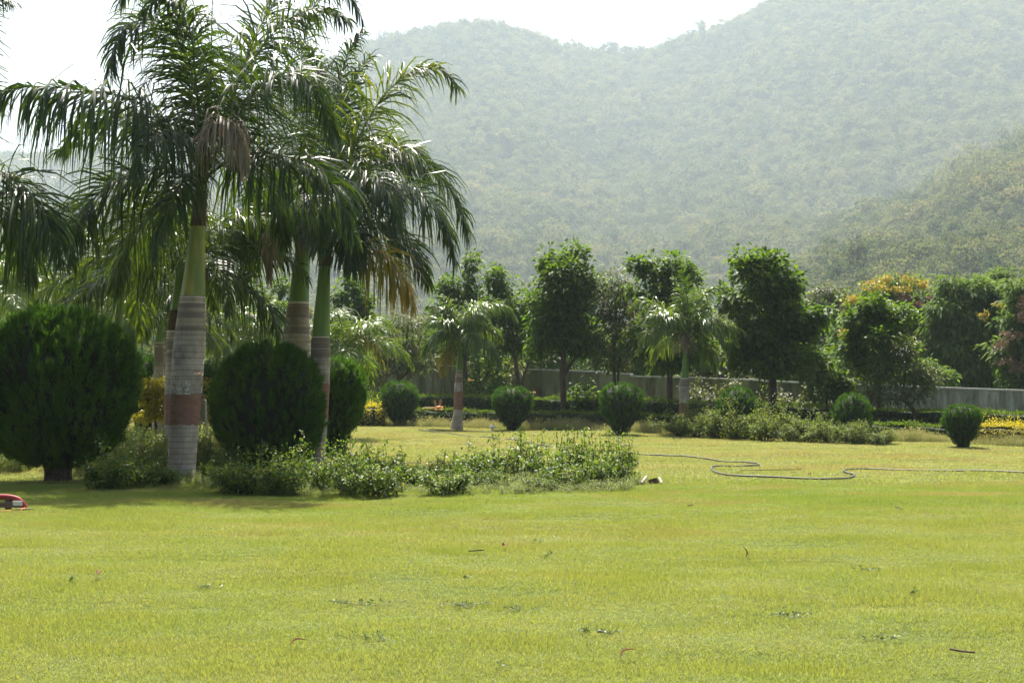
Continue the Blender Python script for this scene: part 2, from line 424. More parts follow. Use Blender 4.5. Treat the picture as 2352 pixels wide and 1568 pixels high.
def forest_mat():
    m, nt, out = new_mat('hill_forest_leaf')
    oi = nt.nodes.new('ShaderNodeObjectInfo'); pos = geo_pos(nt)
    at = nt.nodes.new('ShaderNodeAttribute'); at.attribute_name = 'tint'
    f = math_(nt, 'ADD', math_(nt, 'MULTIPLY', oi.outputs['Random'], 0.60), math_(nt, 'ADD', math_(nt, 'MULTIPLY', noise(nt, pos, 0.005, 4), 0.48), math_(nt, 'MULTIPLY', at.outputs['Fac'], 0.10)))
    cc = ramp(nt, f, [(0.25, (0.028, 0.056, 0.020)), (0.48, (0.082, 0.104, 0.052)), (0.76, (0.142, 0.156, 0.082)), (0.93, (0.185, 0.170, 0.092)), (1.0, (0.23, 0.16, 0.08))])
    p = nt.nodes.new('ShaderNodeBsdfPrincipled'); nt.links.new(cc, p.inputs['Base Color']); p.inputs['Roughness'].default_value = 0.75; p.inputs['Specular IOR Level'].default_value = 0.12
    t = nt.nodes.new('ShaderNodeBsdfTranslucent'); nt.links.new(mixc(nt, 1.0, cc, (1.5, 1.5, 0.7), 'MULTIPLY'), t.inputs[0])
    mx = nt.nodes.new('ShaderNodeMixShader'); mx.inputs[0].default_value = 0.35
    nt.links.new(p.outputs[0], mx.inputs[1]); nt.links.new(t.outputs[0], mx.inputs[2]); nt.links.new(mx.outputs[0], out.inputs[0])
    return m
M['forest'] = forest_mat()
def forest_tree():
    g = Geo()
    tube(g, [(0, 0, -1.0), (0.05, 0, 1.0), (0, 0.1, 2.6)], [0.12, 0.09, 0.05], 4, 0.2)
    k = rng.integers(5, 9)
    for j in range(k):
        c = np.array([rng.normal() * 0.95, rng.normal() * 0.95, 1.5 + rng.random() * 3.0])
        r = 0.6 + 0.6 * rng.random()
        n = 42
        d = rdir(n); d[:, 2] = np.abs(d[:, 2]) * 0.9 - 0.25
        B = c + d * r * (0.6 + 0.5 * rng.random((n, 1)))
        leaves(g, B, nrm(d + rdir(n) * 0.7), rdir(n) + np.array([0, 0, 1.2]), 0.42 + 0.25 * rng.random(n), 0.34, rng.random(n), 0, 0.1, 0.2)
    return g.mesh('forest_tree', [M['forest']])
fsrc = [forest_tree() for _ in range(9)]
def forest_points(n, y0, y1, half_gain, x_lo=None):
    y = y0 + (y1 - y0) * rng.random(n) ** 0.72
    x = (rng.random(n) * 2 - 1) * (0.364 * y + 25)
    return x, y
fx, fy = forest_points(46000, 380, 2010, 1)
gx, gy_ = forest_points(11000, 92, 430, 1)
fx = np.concatenate([fx, gx]); fy = np.concatenate([fy, gy_])
n = len(fx)
fs = (0.75 + 0.5 * rng.random(n)) * np.where(rng.random(n) < 0.05, 1.4, 1.0) * np.clip(0.85 + (fy - 100) / 560, 0.85, 2.6)
rot = np.zeros((n, 3)); rot[:, 2] = rng.random(n) * 6.283
forest = scatter('hill_forest', np.stack([fx, fy, hill_z(fx, fy)], -1), rot, np.stack([fs, fs, fs * (0.9 + 0.6 * rng.random(n))], -1), rng.integers(0, 9, n), fsrc)

# air: one closed box of even haze round the camera and the whole place
def haze_box():
    m, nt, out = new_mat('haze_air')
    v = nt.nodes.new('ShaderNodeVolumePrincipled')
    v.inputs['Color'].default_value = (0.76, 0.90, 1.0, 1); v.inputs['Density'].default_value = HAZE_DENSITY
    v.inputs['Anisotropy'].default_value = HAZE_ANISO
    nt.links.new(v.outputs[0], out.inputs['Volume'])
    g = Geo(); box(g, (-3600, -120, -2.5), (3600, 4700, 760))
    o = g.build('haze', [m], smooth=False); o['kind'] = 'stuff'
    return o
haze = haze_box()

# ------------------------------------------------------------------ boundary wall
def wall_mat(name, a, b, moss):
    m, nt, out = new_mat(name)
    pos = obj_pos(nt)
    n1 = noise(nt, pos, 0.9, 5, 0.65)
    base = ramp(nt, n1, [(0.3, a), (0.7, b)])
    mp = nt.nodes.new('ShaderNodeMapping'); mp.inputs['Scale'].default_value = (1.3, 0.2, 0.16); nt.links.new(pos, mp.inputs[0])
    st = ramp(nt, noise(nt, mp.outputs[0], 1.5, 4, 0.7), [(0.42, (1, 1, 1)), (0.50, (0.55, 0.52, 0.48)), (0.60, (0.22, 0.2, 0.18))])
    c1 = mixc(nt, ramp(nt, noise(nt, pos, 0.45, 3, 0.6), [(0.34, (0.2, 0.2, 0.2)), (0.50, (1, 1, 1))]), base, mixc(nt, 1.0, base, st, 'MULTIPLY'))
    ms = ramp(nt, noise(nt, pos, 2.2, 4, 0.7), [(0.40, (0, 0, 0)), (0.65, (1, 1, 1))])
    c2 = mixc(nt, math_(nt, 'MULTIPLY', ms, 0.6), c1, moss)
    p = nt.nodes.new('ShaderNodeBsdfPrincipled'); nt.links.new(c2, p.inputs['Base Color']); p.inputs['Roughness'].default_value = 0.9
    b_ = nt.nodes.new('ShaderNodeBump'); b_.inputs['Strength'].default_value = 0.5; b_.inputs['Distance'].default_value = 0.02
    nt.links.new(noise(nt, pos, 9, 5), b_.inputs['Height']); nt.links.new(b_.outputs[0], p.inputs['Normal'])
    nt.links.new(p.outputs[0], out.inputs[0])
    return m
M['wall_green'] = wall_mat('mossy_plaster', (0.20, 0.20, 0.135), (0.30, 0.295, 0.20), (0.15, 0.155, 0.085))
M['wall_grey'] = wall_mat('stained_grey_plaster', (0.27, 0.285, 0.29), (0.41, 0.425, 0.43), (0.20, 0.23, 0.22))
M['coping'] = surf_mat('pale_coping', [(0.3, (0.30, 0.30, 0.28)), (0.7, (0.48, 0.48, 0.46))], 4, 0.85)

def wall_y(u): return 63.0 + (u - 970) * (47.0 - 63.0) / (2352 - 970)
wall = thing('boundary_wall', 'long weathered plaster boundary wall behind the hedges, mossy at left, grey at right', 'wall', (P(1700, 885, 54)[0], 54, 0))
panels = [(-620, 826, -220, 829, 0), (-220, 829, 180, 832, 0), (180, 832, 560, 834, 0), (560, 834, 780, 835, 0), (780, 835, 970, 837, 0), (970, 837, 1124, 842, 0), (1124, 845, 1270, 849, 0), (1270, 849, 1383, 853, 0), (1383, 856, 1448, 858, 0),
          (1448, 863, 1611, 867, 0), (1611, 867, 1752, 873, 0), (1752, 874, 1900, 880, 0), (1900, 880, 2030, 884, 1), (2030, 884, 2160, 889, 1), (2160, 889, 2300, 894, 1), (2300, 894, 2480, 900, 1), (2480, 900, 2680, 907, 1), (2680, 907, 2900, 916, 1), (2900, 916, 3150, 928, 1)]
for (ua, va, ub, vb, k) in panels:
    a = P(ua, va, wall_y(ua)); b = P(ub, vb, wall_y(ub))
    d = nrm(np.array([b[0] - a[0], b[1] - a[1], 0])); nn = np.array([-d[1], d[0], 0])
    if nn[1] < 0: nn = -nn
    a2 = a + d * 0.006; b2 = b - d * 0.006
    def slab(g, p, q, z0, z1p, z1q, f, bk):
        V = [p - nn * f, q - nn * f, q + nn * bk, p + nn * bk]
        V0 = [np.array([v[0], v[1], z0 if np.isscalar(z0) else z0[i in (1, 2)]]) for i, v in enumerate(V)]
        V1 = [np.array([v[0], v[1], (z1q if i in (1, 2) else z1p)]) for i, v in enumerate(V)]
        g.add(np.array(V0 + V1), [(0, 3, 2, 1), (4, 5, 6, 7), (0, 1, 5, 4), (1, 2, 6, 5), (2, 3, 7, 6), (3, 0, 4, 7)])
    g = Geo(); slab(g, a2, b2, -0.15, a[2] - 0.05, b[2] - 0.05, 0, 0.22)
    pn = g.build('wall_panel', [M['wall_grey' if k else 'wall_green']], wall, wall.location, False)
    g = Geo(); slab(g, a2, b2, (a[2] - 0.047, b[2] - 0.047), a[2] + 0.012, b[2] + 0.012, 0.035, 0.25)
    g.build('coping', [M['coping']], pn, wall.location, False)

# ------------------------------------------------------------------ palms
def trunk_mat():
    m, nt, out = new_mat('palm_trunk_bark')
    pos = obj_pos(nt)
    at = nt.nodes.new('ShaderNodeAttribute'); at.attribute_name = 'tint'
    n1 = noise(nt, pos, 3.0, 5, 0.6)
    base = ramp(nt, n1, [(0.3, (0.30, 0.235, 0.18)), (0.55, (0.42, 0.345, 0.275)), (0.75, (0.54, 0.465, 0.39))])
    mp = nt.nodes.new('ShaderNodeMapping'); mp.inputs['Scale'].default_value = (30, 30, 1.2); nt.links.new(pos, mp.inputs[0])
    base = mixc(nt, 0.35, base, ramp(nt, noise(nt, mp.outputs[0], 1.0, 3), [(0.35, (0.6, 0.58, 0.55)), (0.65, (1.15, 1.15, 1.15))]), 'MULTIPLY')
    base = mixc(nt, ramp(nt, noise(nt, pos, 1.6, 5, 0.7), [(0.48, (0, 0, 0)), (0.66, (0.75, 0.75, 0.75))]), base, (0.13, 0.11, 0.092))
    base = mixc(nt, ramp(nt, noise(nt, pos, 5.5, 4, 0.7), [(0.60, (0, 0, 0)), (0.70, (0.6, 0.6, 0.6))]), base, (0.42, 0.40, 0.34))
    cc = mixc(nt, ramp(nt, at.outputs['Fac'], [(0.0, (1, 1, 1)), (0.3, (0, 0, 0))]), base, (0.15, 0.12, 0.095))
    cc = mixc(nt, ramp(nt, at.outputs['Fac'], [(0.7, (0, 0, 0)), (0.95, (1, 1, 1))]), cc, (0.60, 0.53, 0.46))
    cc = mixc(nt, ramp(nt, at.outputs['Fac'], [(0.52, (0, 0, 0)), (0.56, (1, 1, 1)), (0.64, (1, 1, 1)), (0.68, (0, 0, 0))]), cc, (0.20, 0.15, 0.12))
    p = nt.nodes.new('ShaderNodeBsdfPrincipled'); nt.links.new(cc, p.inputs['Base Color']); p.inputs['Roughness'].default_value = 0.8
    b_ = nt.nodes.new('ShaderNodeBump'); b_.inputs['Strength'].default_value = 0.35; b_.inputs['Distance'].default_value = 0.01
    nt.links.new(noise(nt, mp.outputs[0], 2.0, 3), b_.inputs['Height']); nt.links.new(b_.outputs[0], p.inputs['Normal'])
    nt.links.new(p.outputs[0], out.inputs[0])
    return m
M['trunk'] = trunk_mat()
M['band'] = surf_mat('faded_red_brown_paint', [(0.3, (0.19, 0.095, 0.066)), (0.6, (0.26, 0.135, 0.098)), (0.8, (0.34, 0.21, 0.165))], 5, 0.8, 0.3, 20, (1, 1, 3))
M['chalk'] = surf_mat('worn_white_paint', [(0.35, (0.42, 0.40, 0.37)), (0.6, (0.75, 0.74, 0.71))], 25, 0.8)
def shaft_mat(name, a, b, blot):
    m, nt, out = new_mat(name)
    pos = obj_pos(nt)
    mp = nt.nodes.new('ShaderNodeMapping'); mp.inputs['Scale'].default_value = (7, 7, 0.7); nt.links.new(pos, mp.inputs[0])
    cc = ramp(nt, noise(nt, mp.outputs[0], 1.0, 3), [(0.35, a), (0.65, b)])
    cc = mixc(nt, ramp(nt, noise(nt, mp.outputs[0], 2.3, 3), [(0.62, (0, 0, 0)), (0.72, (1, 1, 1))]), cc, blot)
    p = nt.nodes.new('ShaderNodeBsdfPrincipled'); nt.links.new(cc, p.inputs['Base Color']); p.inputs['Roughness'].default_value = 0.4
    nt.links.new(p.outputs[0], out.inputs[0])
    return m
M['shaft_yellow'] = shaft_mat('yellowing_crownshaft', (0.15, 0.20, 0.03), (0.38, 0.31, 0.05), (0.13, 0.10, 0.03))
M['shaft_green'] = shaft_mat('green_crownshaft', (0.09, 0.18, 0.025), (0.17, 0.26, 0.035), (0.08, 0.10, 0.03))
M['boot'] = surf_mat('dry_brown_sheath', [(0.3, (0.05, 0.03, 0.02)), (0.6, (0.12, 0.075, 0.05)), (0.8, (0.2, 0.14, 0.09))], 6, 0.85, 0.4, 20, (3, 3, 0.5))

def resample(pts, n):
    p = catmull(pts, 160)
    s = np.concatenate([[0], np.cumsum(np.linalg.norm(np.diff(p, axis=0), axis=1))])
    t = np.linspace(0, s[-1], n)
    return np.stack([np.interp(t, s, p[:, k]) for k in range(3)], -1), s[-1]

def frond(parent, off, pts, mat='palm', n=104, L=0.95, W=0.040, droop=1.0, pet=0.13, bright=0.0, name='frond', rr=0.026, spread=1.0, tipy=0.0):
    """an arched rachis with rows of bending leaflets on both sides"""
    c, ln = resample(pts, 48)
    T = nrm(np.gradient(c, axis=0))
    outd = c[-1] - c[0]; outd[2] = 0; outd = nrm(outd + 1e-6)
    ref = np.array([0, 0, 1.0]) - 0.55 * outd
    N = nrm(ref - (T @ ref)[:, None] * T); S = np.cross(T, N)
    L = L * (1.45 if n >= 76 else 1.2); W = W * 0.92; n = int(n * 1.3)
    g = Geo()
    tube(g, c, np.linspace(rr, 0.005, 48), 5, 0.5, 1)
    for sgn in (-1, 1):
        s = np.clip(np.linspace(pet, 0.995, n) + rng.normal(size=n) * 0.4 / n, 0, 1)
        f = s * 47; i = np.clip(f.astype(int), 0, 46); w = (f - i)[:, None]
        B = c[i] * (1 - w) + c[i + 1] * w
        t, nn, ss = T[i], N[i], S[i]
        q = (s - pet) / (1 - pet)
        a = np.radians(66 - 36 * q + rng.normal(size=n) * 11)[:, None]
        b = np.radians(np.array([-28, 5, 40])[rng.integers(0, 3, n)] * spread + rng.normal(size=n) * 15)[:, None]
        D = np.cos(a) * t + np.sin(a) * (sgn * ss * np.cos(b) + nn * np.sin(b))
        Lq = L * (0.50 + 0.62 * np.sin(np.clip(q * 1.15 + 0.12, 0, 1) * math.pi) ** 0.7) * (1 - 0.45 * q ** 4) * (0.82 + 0.3 * rng.random(n))
        side = nrm(t - (t * D).sum(1, keepdims=True) * D) + nrm(np.cross(D, t)) * rng.normal(size=(n, 1)) * 0.35
        tint = np.clip(rng.random(n) * 0.75 + bright + tipy * q, 0, 1)
        blades(g, B, D, side, Lq, W * (0.75 + 0.4 * rng.random(n)), droop * (0.65 + 0.7 * rng.random(n)), 4, tint, 0, (0.55, 1.0, 0.9, 0.6, 0.05))
    return g.build(name, [M[mat], M['rachis']], parent, off)

def arc(base, az, el, ln, curl, n=9):
    """control points of a frond that leaves at an angle and bends over"""
    p = np.array(base, float); out = [p]
    for k in range(n):
        e = el - curl * ((k + 0.5) / n) ** 1.25
        p = p + np.array([math.cos(az) * math.cos(e), math.sin(az) * math.cos(e), math.sin(e)]) * ln / n
        out.append(p)
    return np.array(out)

def lathe_line(g, rows, sides, tint=0.5, mat=0):
    """rows: centre, radius; a lathe whose axis follows the centres"""
    rows = list(rows); n = len(rows)
    C = np.array([r[0] for r in rows], float); rad = np.array([r[1] for r in rows], float)
    th = np.arange(sides) * 2 * math.pi / sides
    V = C[:, None] + rad[:, None, None] * np.stack([np.cos(th), np.sin(th), 0 * th], -1)[None]
    i = np.arange(n - 1)[:, None] * sides; j = np.arange(sides)[None]; k = (j + 1) % sides
    Fc = np.stack([i + j, i + k, i + sides + k, i + sides + j], -1).reshape(-1, 4)
    t = np.repeat(np.broadcast_to(np.asarray(tint, float), (n - 1,)), sides)
    g.add(V.reshape(-1, 3), Fc, t, mat)

def prof_at(rows, z):
    zz = [r[0][2] for r in rows]
    return (np.array([np.interp(z, zz, [r[0][k] for r in rows]) for k in range(2)] + [z]), np.interp(z, zz, [r[1] for r in rows]))

def palm(label, y, trunk, shaft, shaftmat='shaft_green', band=None, marks=False, group=None, ring=0.1, sides=20, boot=None, zbase=0.0):
    rows = [(P(u, v, y), w * y / F / 2) for (u, v, w) in trunk]
    rows[0] = (np.array([rows[0][0][0], y, zbase - 0.03]), rows[0][1])
    t = thing('royal_palm', label, 'palm tree', (rows[0][0][0], y, zbase), group)
    off = t.location
    zt = rows[-1][0][2]
    # trunk with ring scars
    zs, tn = [], []
    z = rows[0][0][2]
    while z < zt - 0.05:
        step = ring * (0.6 + 0.8 * rng.random())
        top = (z - 0.0) / zt
        body = 0.5 if top < 0.80 else (0.6 if rng.random() < 0.75 else 0.5)
        zs += [z, z + step * 0.8, z + step * 0.86, z + step * 0.94]
        pale = top > 0.86 and rng.random() < 0.3
        tn += [body, 0.95 if pale else 0.28, 0.95 if pale else 0.05, 0.3]
        z += step
    zs += [zt - 0.03, zt]; tn += [0.95, 0.6]
    zs = np.array(zs); o = np.argsort(zs); zs = zs[o]; tn = np.array(tn)[o]
    rr = []
    for q, tt in zip(zs, tn):
        cpt, r = prof_at(rows, q)
        rr.append((cpt, r * (0.985 if tt < 0.1 else 1.0) * (1 + 0.006 * rng.normal())))
    g = Geo(); lathe_line(g, rr, sides, tn[:-1])
    g.build('trunk', [M['trunk']], t, off)
    if band:
        za, zb = [EYE + (HZ - v) * y / F for v in (band[1], band[0])]
        g = Geo(); lst = []
        for q in np.linspace(za, zb, 14):
            cpt, r = prof_at(rows, q); lst.append((cpt, r * 1.008 + 0.003))
        lathe_line(g, lst, 36)
        Vb = g.V[0].reshape(14, 36, 3); an = np.arange(36) * 2 * math.pi / 36      # ragged brush edges
        for row in (0, 13): Vb[row, :, 2] += (np.sin(an * 3 + row) + np.sin(an * 7 + 2 * row) + rng.normal(size=36)) * .008
        g.build('paint_band', [M['band']], t, off)
        if marks:
            g = Geo()
            def stroke(a0, a1, z0, z1):
                V = []
                for zq in (z0, z1):
                    cpt, r = prof_at(rows, zq)
                    for an in (a0, a1):
                        V.append(cpt + (r * 1.01 + 0.005) * np.array([math.sin(an), -math.cos(an), 0]))
                g.add(np.array(V), [(0, 1, 3, 2)])
            h = (zb - za) * 0.34; z0 = zb + 0.004
            for k in range(46):      # worn, broken strokes of old white lettering
                a0 = -0.42 + rng.random() * 0.75
                row = rng.choice([0, 0, 0.30, 0.34, 0.4, 0.8])
                if rng.random() < 0.55: stroke(a0, a0 + 0.035, z0 + h * row, z0 + h * (row + 0.12 + 0.25 * rng.random()))
                else: stroke(a0, a0 + 0.14, z0 + h * row, z0 + h * (row + 0.07))
            g.build('painted_mark', [M['chalk']], t, off, smooth=False)['kind'] = 'stuff'
    sr = [(P(u, v, y), w * y / F / 2) for (u, v, w) in shaft]
    zz = np.linspace(sr[0][0][2], sr[-1][0][2], 18)
    g = Geo(); lathe_line(g, [prof_at(sr, q) for q in zz], sides)
    g.build('crownshaft', [M[shaftmat]], t, off)
    if boot:
        g = Geo(); lathe_line(g, [(prof_at(sr, q)[0], prof_at(sr, q)[1] * 1.05 + 0.006) for q in np.linspace(*[EYE + (HZ - v) * y / F for v in boot], 8)], sides)
        g.build('dry_sheath', [M['boot']], t, off)
    return t, off, y

def pix(y, pts):
    return [P(u, v, y + d) for (u, v, d) in pts]

# --- main palm
t, off, y = palm('tallest front royal palm, thick ringed trunk, yellow-green crownshaft, brown dead frond', 24.6,
    [(416, 1095, 68), (418, 1060, 64), (422, 975, 68), (428, 890, 72), (434, 800, 73), (440, 730, 66), (443, 680, 58)],
    [(443, 681, 57), (445, 650, 52), (450, 590, 42), (455, 520, 33), (459, 470, 28), (464, 400, 27), (468, 350, 22), (470, 310, 10)],
    'shaft_yellow', (905, 975), True, 'tall royal palms in the front clump', 0.085, 28, (520, 440))
main_fronds = [
    ([(462, 400, 0), (395, 290, -.6), (300, 228, -1.3), (180, 206, -2.0), (60, 200, -2.5), (-70, 225, -2.9)], dict(L=1.3, droop=2.4, W=.052, n=92)),
    ([(468, 380, 0), (452, 220, .1), (420, 110, -.3), (365, 52, -.7), (310, 50, -1), (268, 92, -1.3), (250, 165, -1.4)], dict(L=1.0, droop=1.2)),
    ([(470, 370, 0), (430, 170, .6), (410, 50, .9), (375, -30, 1.2), (315, -40, 1.5), (270, 10, 1.6)], dict(L=1.0, droop=1.7)),
    ([(470, 370, 0), (450, 190, -.5), (440, 90, -.9), (410, 20, -1.2), (365, -5, -1.5), (330, 30, -1.7)], dict(L=.95, droop=1.7)),
    ([(476, 380, 0), (520, 250, .2), (580, 140, .3), (650, 55, .2), (730, 20, 0), (800, 45, -.2)], dict(L=1.0, droop=1.4, bright=.15)),
    ([(474, 370, 0), (530, 240, .8), (580, 100, 1.4), (640, -10, 1.8), (700, -60, 2.2)], dict(L=1.0, droop=.8, bright=.15)),
    ([(478, 390, 0), (540, 262, -.6), (620, 182, -1.2), (690, 172, -1.6), (740, 235, -1.8), (768, 315, -1.9)], dict(L=.95, droop=1.2)),
    ([(462, 420, 0), (390, 388, -.3), (300, 402, -.6), (220, 452, -.9), (172, 540, -1.2), (162, 600, -1.3)], dict(L=.95, droop=1.0)),
    ([(480, 400, 0), (560, 355, -.4), (650, 358, -.8), (730, 390, -1.1), (790, 470, -1.3), (808, 540, -1.4)], dict(L=1.0, droop=1.2)),
    ([(464, 390, 0), (400, 300, .8), (300, 262, 1.4), (210, 285, 2), (130, 350, 2.4)], dict(L=.95, droop=1.1)),
    ([(470, 420, 0), (440, 400, -.8), (405, 440, -1.4), (368, 530, -1.8), (352, 590, -1.9)], dict(L=.5, droop=1.0, bright=.1, n=80)),
    ([(464, 430, 0), (380, 470, .6), (300, 550, 1.0), (262, 660, 1.2)], dict(L=.9, droop=1.0, bright=.1)),
    ([(466, 400, 0), (420, 320, -.9), (370, 300, -1.8), (330, 340, -2.4), (310, 400, -2.6)], dict(L=.7, droop=1.3, n=80)),
    ([(476, 410, 0), (520, 370, .8), (590, 400, 1.5), (640, 480, 1.9), (655, 560, 2.0)], dict(L=.9, droop=1.1)),
]
for pts, kw in main_fronds: frond(t, off, pix(y, pts), **kw)
o = frond(t, off, pix(y, [(478, 380, -.2), (502, 285, -1.3), (532, 282, -1.6), (556, 325, -1.8), (562, 385, -1.8)]), 'palm_dead', 74, .85, .035, 3.4, .2, name='dead_frond')
tag(o, 'brown dead frond hanging beside the crownshaft')
g = Geo(); tube(g, pix(y, [(474, 330, 0), (482, 220, 0), (486, 100, 0), (488, -40, 0)]), [.02, .017, .013, .006], 6)
g.build('spear_leaf', [M['rachis']], t, off)

# --- middle palm of the clump
t, off, y = palm('stout royal palm with bulging grey trunk rising behind the large round topiary', 31.0,
    [(672, 1052, 62), (676, 950, 64), (680, 850, 66), (681, 780, 64), (683, 730, 56), (686, 695, 48)],
    [(686, 696, 47), (690, 640, 41), (695, 580, 36), (700, 540, 32), (707, 470, 28), (712, 420, 20), (714, 390, 8)],
    'shaft_green', None, False, 'tall royal palms in the front clump', 0.085, 24)
for pts, kw in [
    ([(710, 470, 0), (700, 330, .2), (690, 180, .3), (705, 60, .2), (740, -10, 0), (800, -10, -.2), (835, 50, -.3)], dict(L=1.0, droop=1.9)),
    ([(714, 470, 0), (748, 360, 0), (775, 220, -.3), (800, 120, -.5), (830, 70, -.7)], dict(L=.95, droop=1.7)),
    ([(712, 460, 0), (735, 330, -.7), (740, 200, -1.2), (705, 110, -1.6), (660, 90, -1.8)], dict(L=.85, droop=1.7, bright=.15)),
    ([(708, 490, 0), (640, 405, .3), (560, 335, .5), (500, 335, .6), (450, 390, .7)], dict(L=.95, droop=1.1)),
    ([(705, 530, 0), (640, 512, -.3), (570, 525, -.6), (512, 570, -.8), (485, 630, -.9)], dict(L=.95, droop=1.0)),
    ([(716, 490, 0), (780, 402, -.5), (850, 352, -.9), (930, 350, -1.2), (1000, 395, -1.5), (1055, 470, -1.7), (1075, 540, -1.8)], dict(L=1.05, droop=1.3)),
    ([(712, 500, 0), (730, 465, -.9), (742, 500, -1.5), (748, 580, -1.9)], dict(L=.85, droop=1.2)),
    ([(708, 490, 0), (670, 420, -.8), (622, 402, -1.3), (588, 425, -1.6), (570, 490, -1.8)], dict(L=.8, droop=1.2)),
    ([(716, 470, 0), (770, 380, .8), (840, 330, 1.4), (920, 340, 1.9), (980, 400, 2.2)], dict(L=1.0, droop=1.0)),
    ([(712, 470, 0), (680, 330, .8), (640, 220, 1.4), (590, 160, 1.8), (540, 150, 2.2)], dict(L=.95, droop=.9)),
    ([(710, 480, 0), (700, 420, -1.0), (690, 380, -1.9), (680, 400, -2.6), (676, 460, -2.9)], dict(L=.85, droop=1.3)),
    ([(705, 520, 0), (650, 500, .7), (600, 540, 1.3), (570, 620, 1.7), (560, 680, 1.8)], dict(L=.9, droop=1.0, bright=.1)),
    ]: frond(t, off, pix(y, pts), **kw)
o = frond(t, off, pix(y, [(704, 530, -.2), (664, 505, -1.8), (634, 522, -2.5), (622, 580, -2.8), (618, 640, -2.8)]), 'palm_dead', 70, .75, .032, 3.2, .3, name='dead_frond')
tag(o, 'grey-brown dead frond hanging left of the trunk')

# --- right palm of the clump
t, off, y = palm('slim royal palm with bright green crownshaft and yellowing frond, right of the clump', 28.5,
    [(722, 1066, 50), (725, 1030, 46), (730, 960, 46), (733, 880, 48), (736, 820, 47), (737, 772, 42)],
    [(737, 773, 42), (739, 730, 38), (742, 680, 32), (745, 620, 27), (747, 580, 25), (751, 520, 24), (755, 470, 15), (757, 440, 7)],
    'shaft_green', (880, 962), False, 'tall royal palms in the front clump', 0.085, 24, (612, 575))
for pts, kw in [
    ([(756, 540, 0), (785, 420, 0), (835, 295, -.1), (895, 205, -.2), (965, 158, -.3), (1025, 166, -.4), (1052, 205, -.5)], dict(L=1.0, droop=1.0, bright=.4)),
    ([(758, 550, 0), (830, 452, -.3), (910, 422, -.6), (980, 452, -.9), (1030, 530, -1.1), (1045, 600, -1.2)], dict(L=1.0, droop=1.3)),
    ([(757, 560, 0), (820, 512, .4), (890, 520, .7), (950, 570, .9), (985, 650, 1.)], dict(L=.9, droop=1.2)),
    ([(754, 550, 0), (762, 400, .4), (785, 270, .6), (815, 180, .8), (850, 130, 1.0)], dict(L=.95, droop=.9, bright=.2)),
    ([(750, 560, 0), (690, 482, .4), (620, 472, .7), (560, 520, .9), (530, 590, 1.0)], dict(L=.9, droop=1.1)),
    ([(755, 560, 0), (780, 535, -.8), (800, 560, -1.3), (808, 620, -1.5)], dict(L=.75, droop=1.2)),
    ([(756, 540, 0), (800, 440, -.8), (850, 410, -1.5), (900, 460, -2.0), (915, 530, -2.2)], dict(L=.9, droop=1.2)),
    ([(756, 540, 0), (800, 430, .9), (870, 350, 1.5), (950, 340, 2.0), (1010, 400, 2.4)], dict(L=.95, droop=1.1, bright=.15)),
    ([(754, 540, 0), (740, 470, -1.0), (735, 450, -1.8), (732, 500, -2.3), (730, 570, -2.5)], dict(L=.8, droop=1.2)),
    ]: frond(t, off, pix(y, pts), **kw)
o = frond(t, off, pix(y, [(756, 580, 0), (820, 564, -.3), (880, 588, -.6), (925, 640, -.8), (948, 700, -.9)]), 'palm_yellow', 80, .9, .040, 1.6, .15, bright=.05, tipy=.35)
tag(o, 'yellow and orange dying frond drooping to the right')

# --- palm mostly outside the left edge, its fronds reaching in
t, off, y = palm('royal palm whose crown stands at the left edge, dark fronds reaching into the picture', 22.5,
    [(-95, 1115, 72), (-92, 900, 76), (-88, 720, 66)], [(-88, 721, 62), (-84, 600, 40), (-82, 480, 28), (-80, 420, 12)], group='tall royal palms in the front clump')
for pts, kw in [
    ([(-82, 470, 0), (-30, 395, -.2), (30, 408, -.4), (85, 465, -.6), (120, 540, -.8), (138, 600, -.9)], dict(L=.95, droop=1.1)),
    ([(-82, 460, 0), (-120, 260, 0), (-95, 90, -.2), (-30, 5, -.4), (25, 0, -.6)], dict(L=.9, droop=1.0)),
    ([(-82, 470, 0), (-40, 470, .3), (20, 480, .5), (60, 560, .7), (75, 640, .8)], dict(L=.9, droop=1.1)),
    ([(-82, 460, 0), (-140, 300, 0), (-220, 260, 0), (-300, 320, 0)], dict(L=.9, droop=1.1)),
    ([(-82, 460, 0), (-120, 420, -.9), (-150, 450, -1.6), (-165, 540, -2)], dict(L=.9, droop=1.1)),
    ]: frond(t, off, pix(y, pts), **kw)

# --- other palms: fronds set around the crown
def full_palm(label, y, trunk, shaft, nf, ln, group, lime=False, extra=(), bright=0.1, n=56, L=.72, W=.046, els=(75, 5), seed=0, **kw):
    t, off, y = palm(label, y, trunk, shaft, group=group, ring=0.08, sides=14, **kw)
    u, v, w = shaft[-1]
    top = P(u, v, y) - np.array([0, 0, 0.08])
    for k in range(nf):
        q = k / max(1, nf - 1)
        az = k * 2.399 + seed
        el = R(els[0] + (els[1] - els[0]) * q)
        frond(t, off, arc(top - np.array([0, 0, 0.25 * q]), az, el, ln * (0.8 + 0.25 * rng.random()), R(75 + 35 * rng.random())), 'palm_lime' if lime else 'palm', n, L, W, 1.0, .12, bright + 0.15 * rng.random(), rr=.02)
    for pts, mt, kk in extra:
        frond(t, off, pix(y, pts), mt, **kk)
    return t

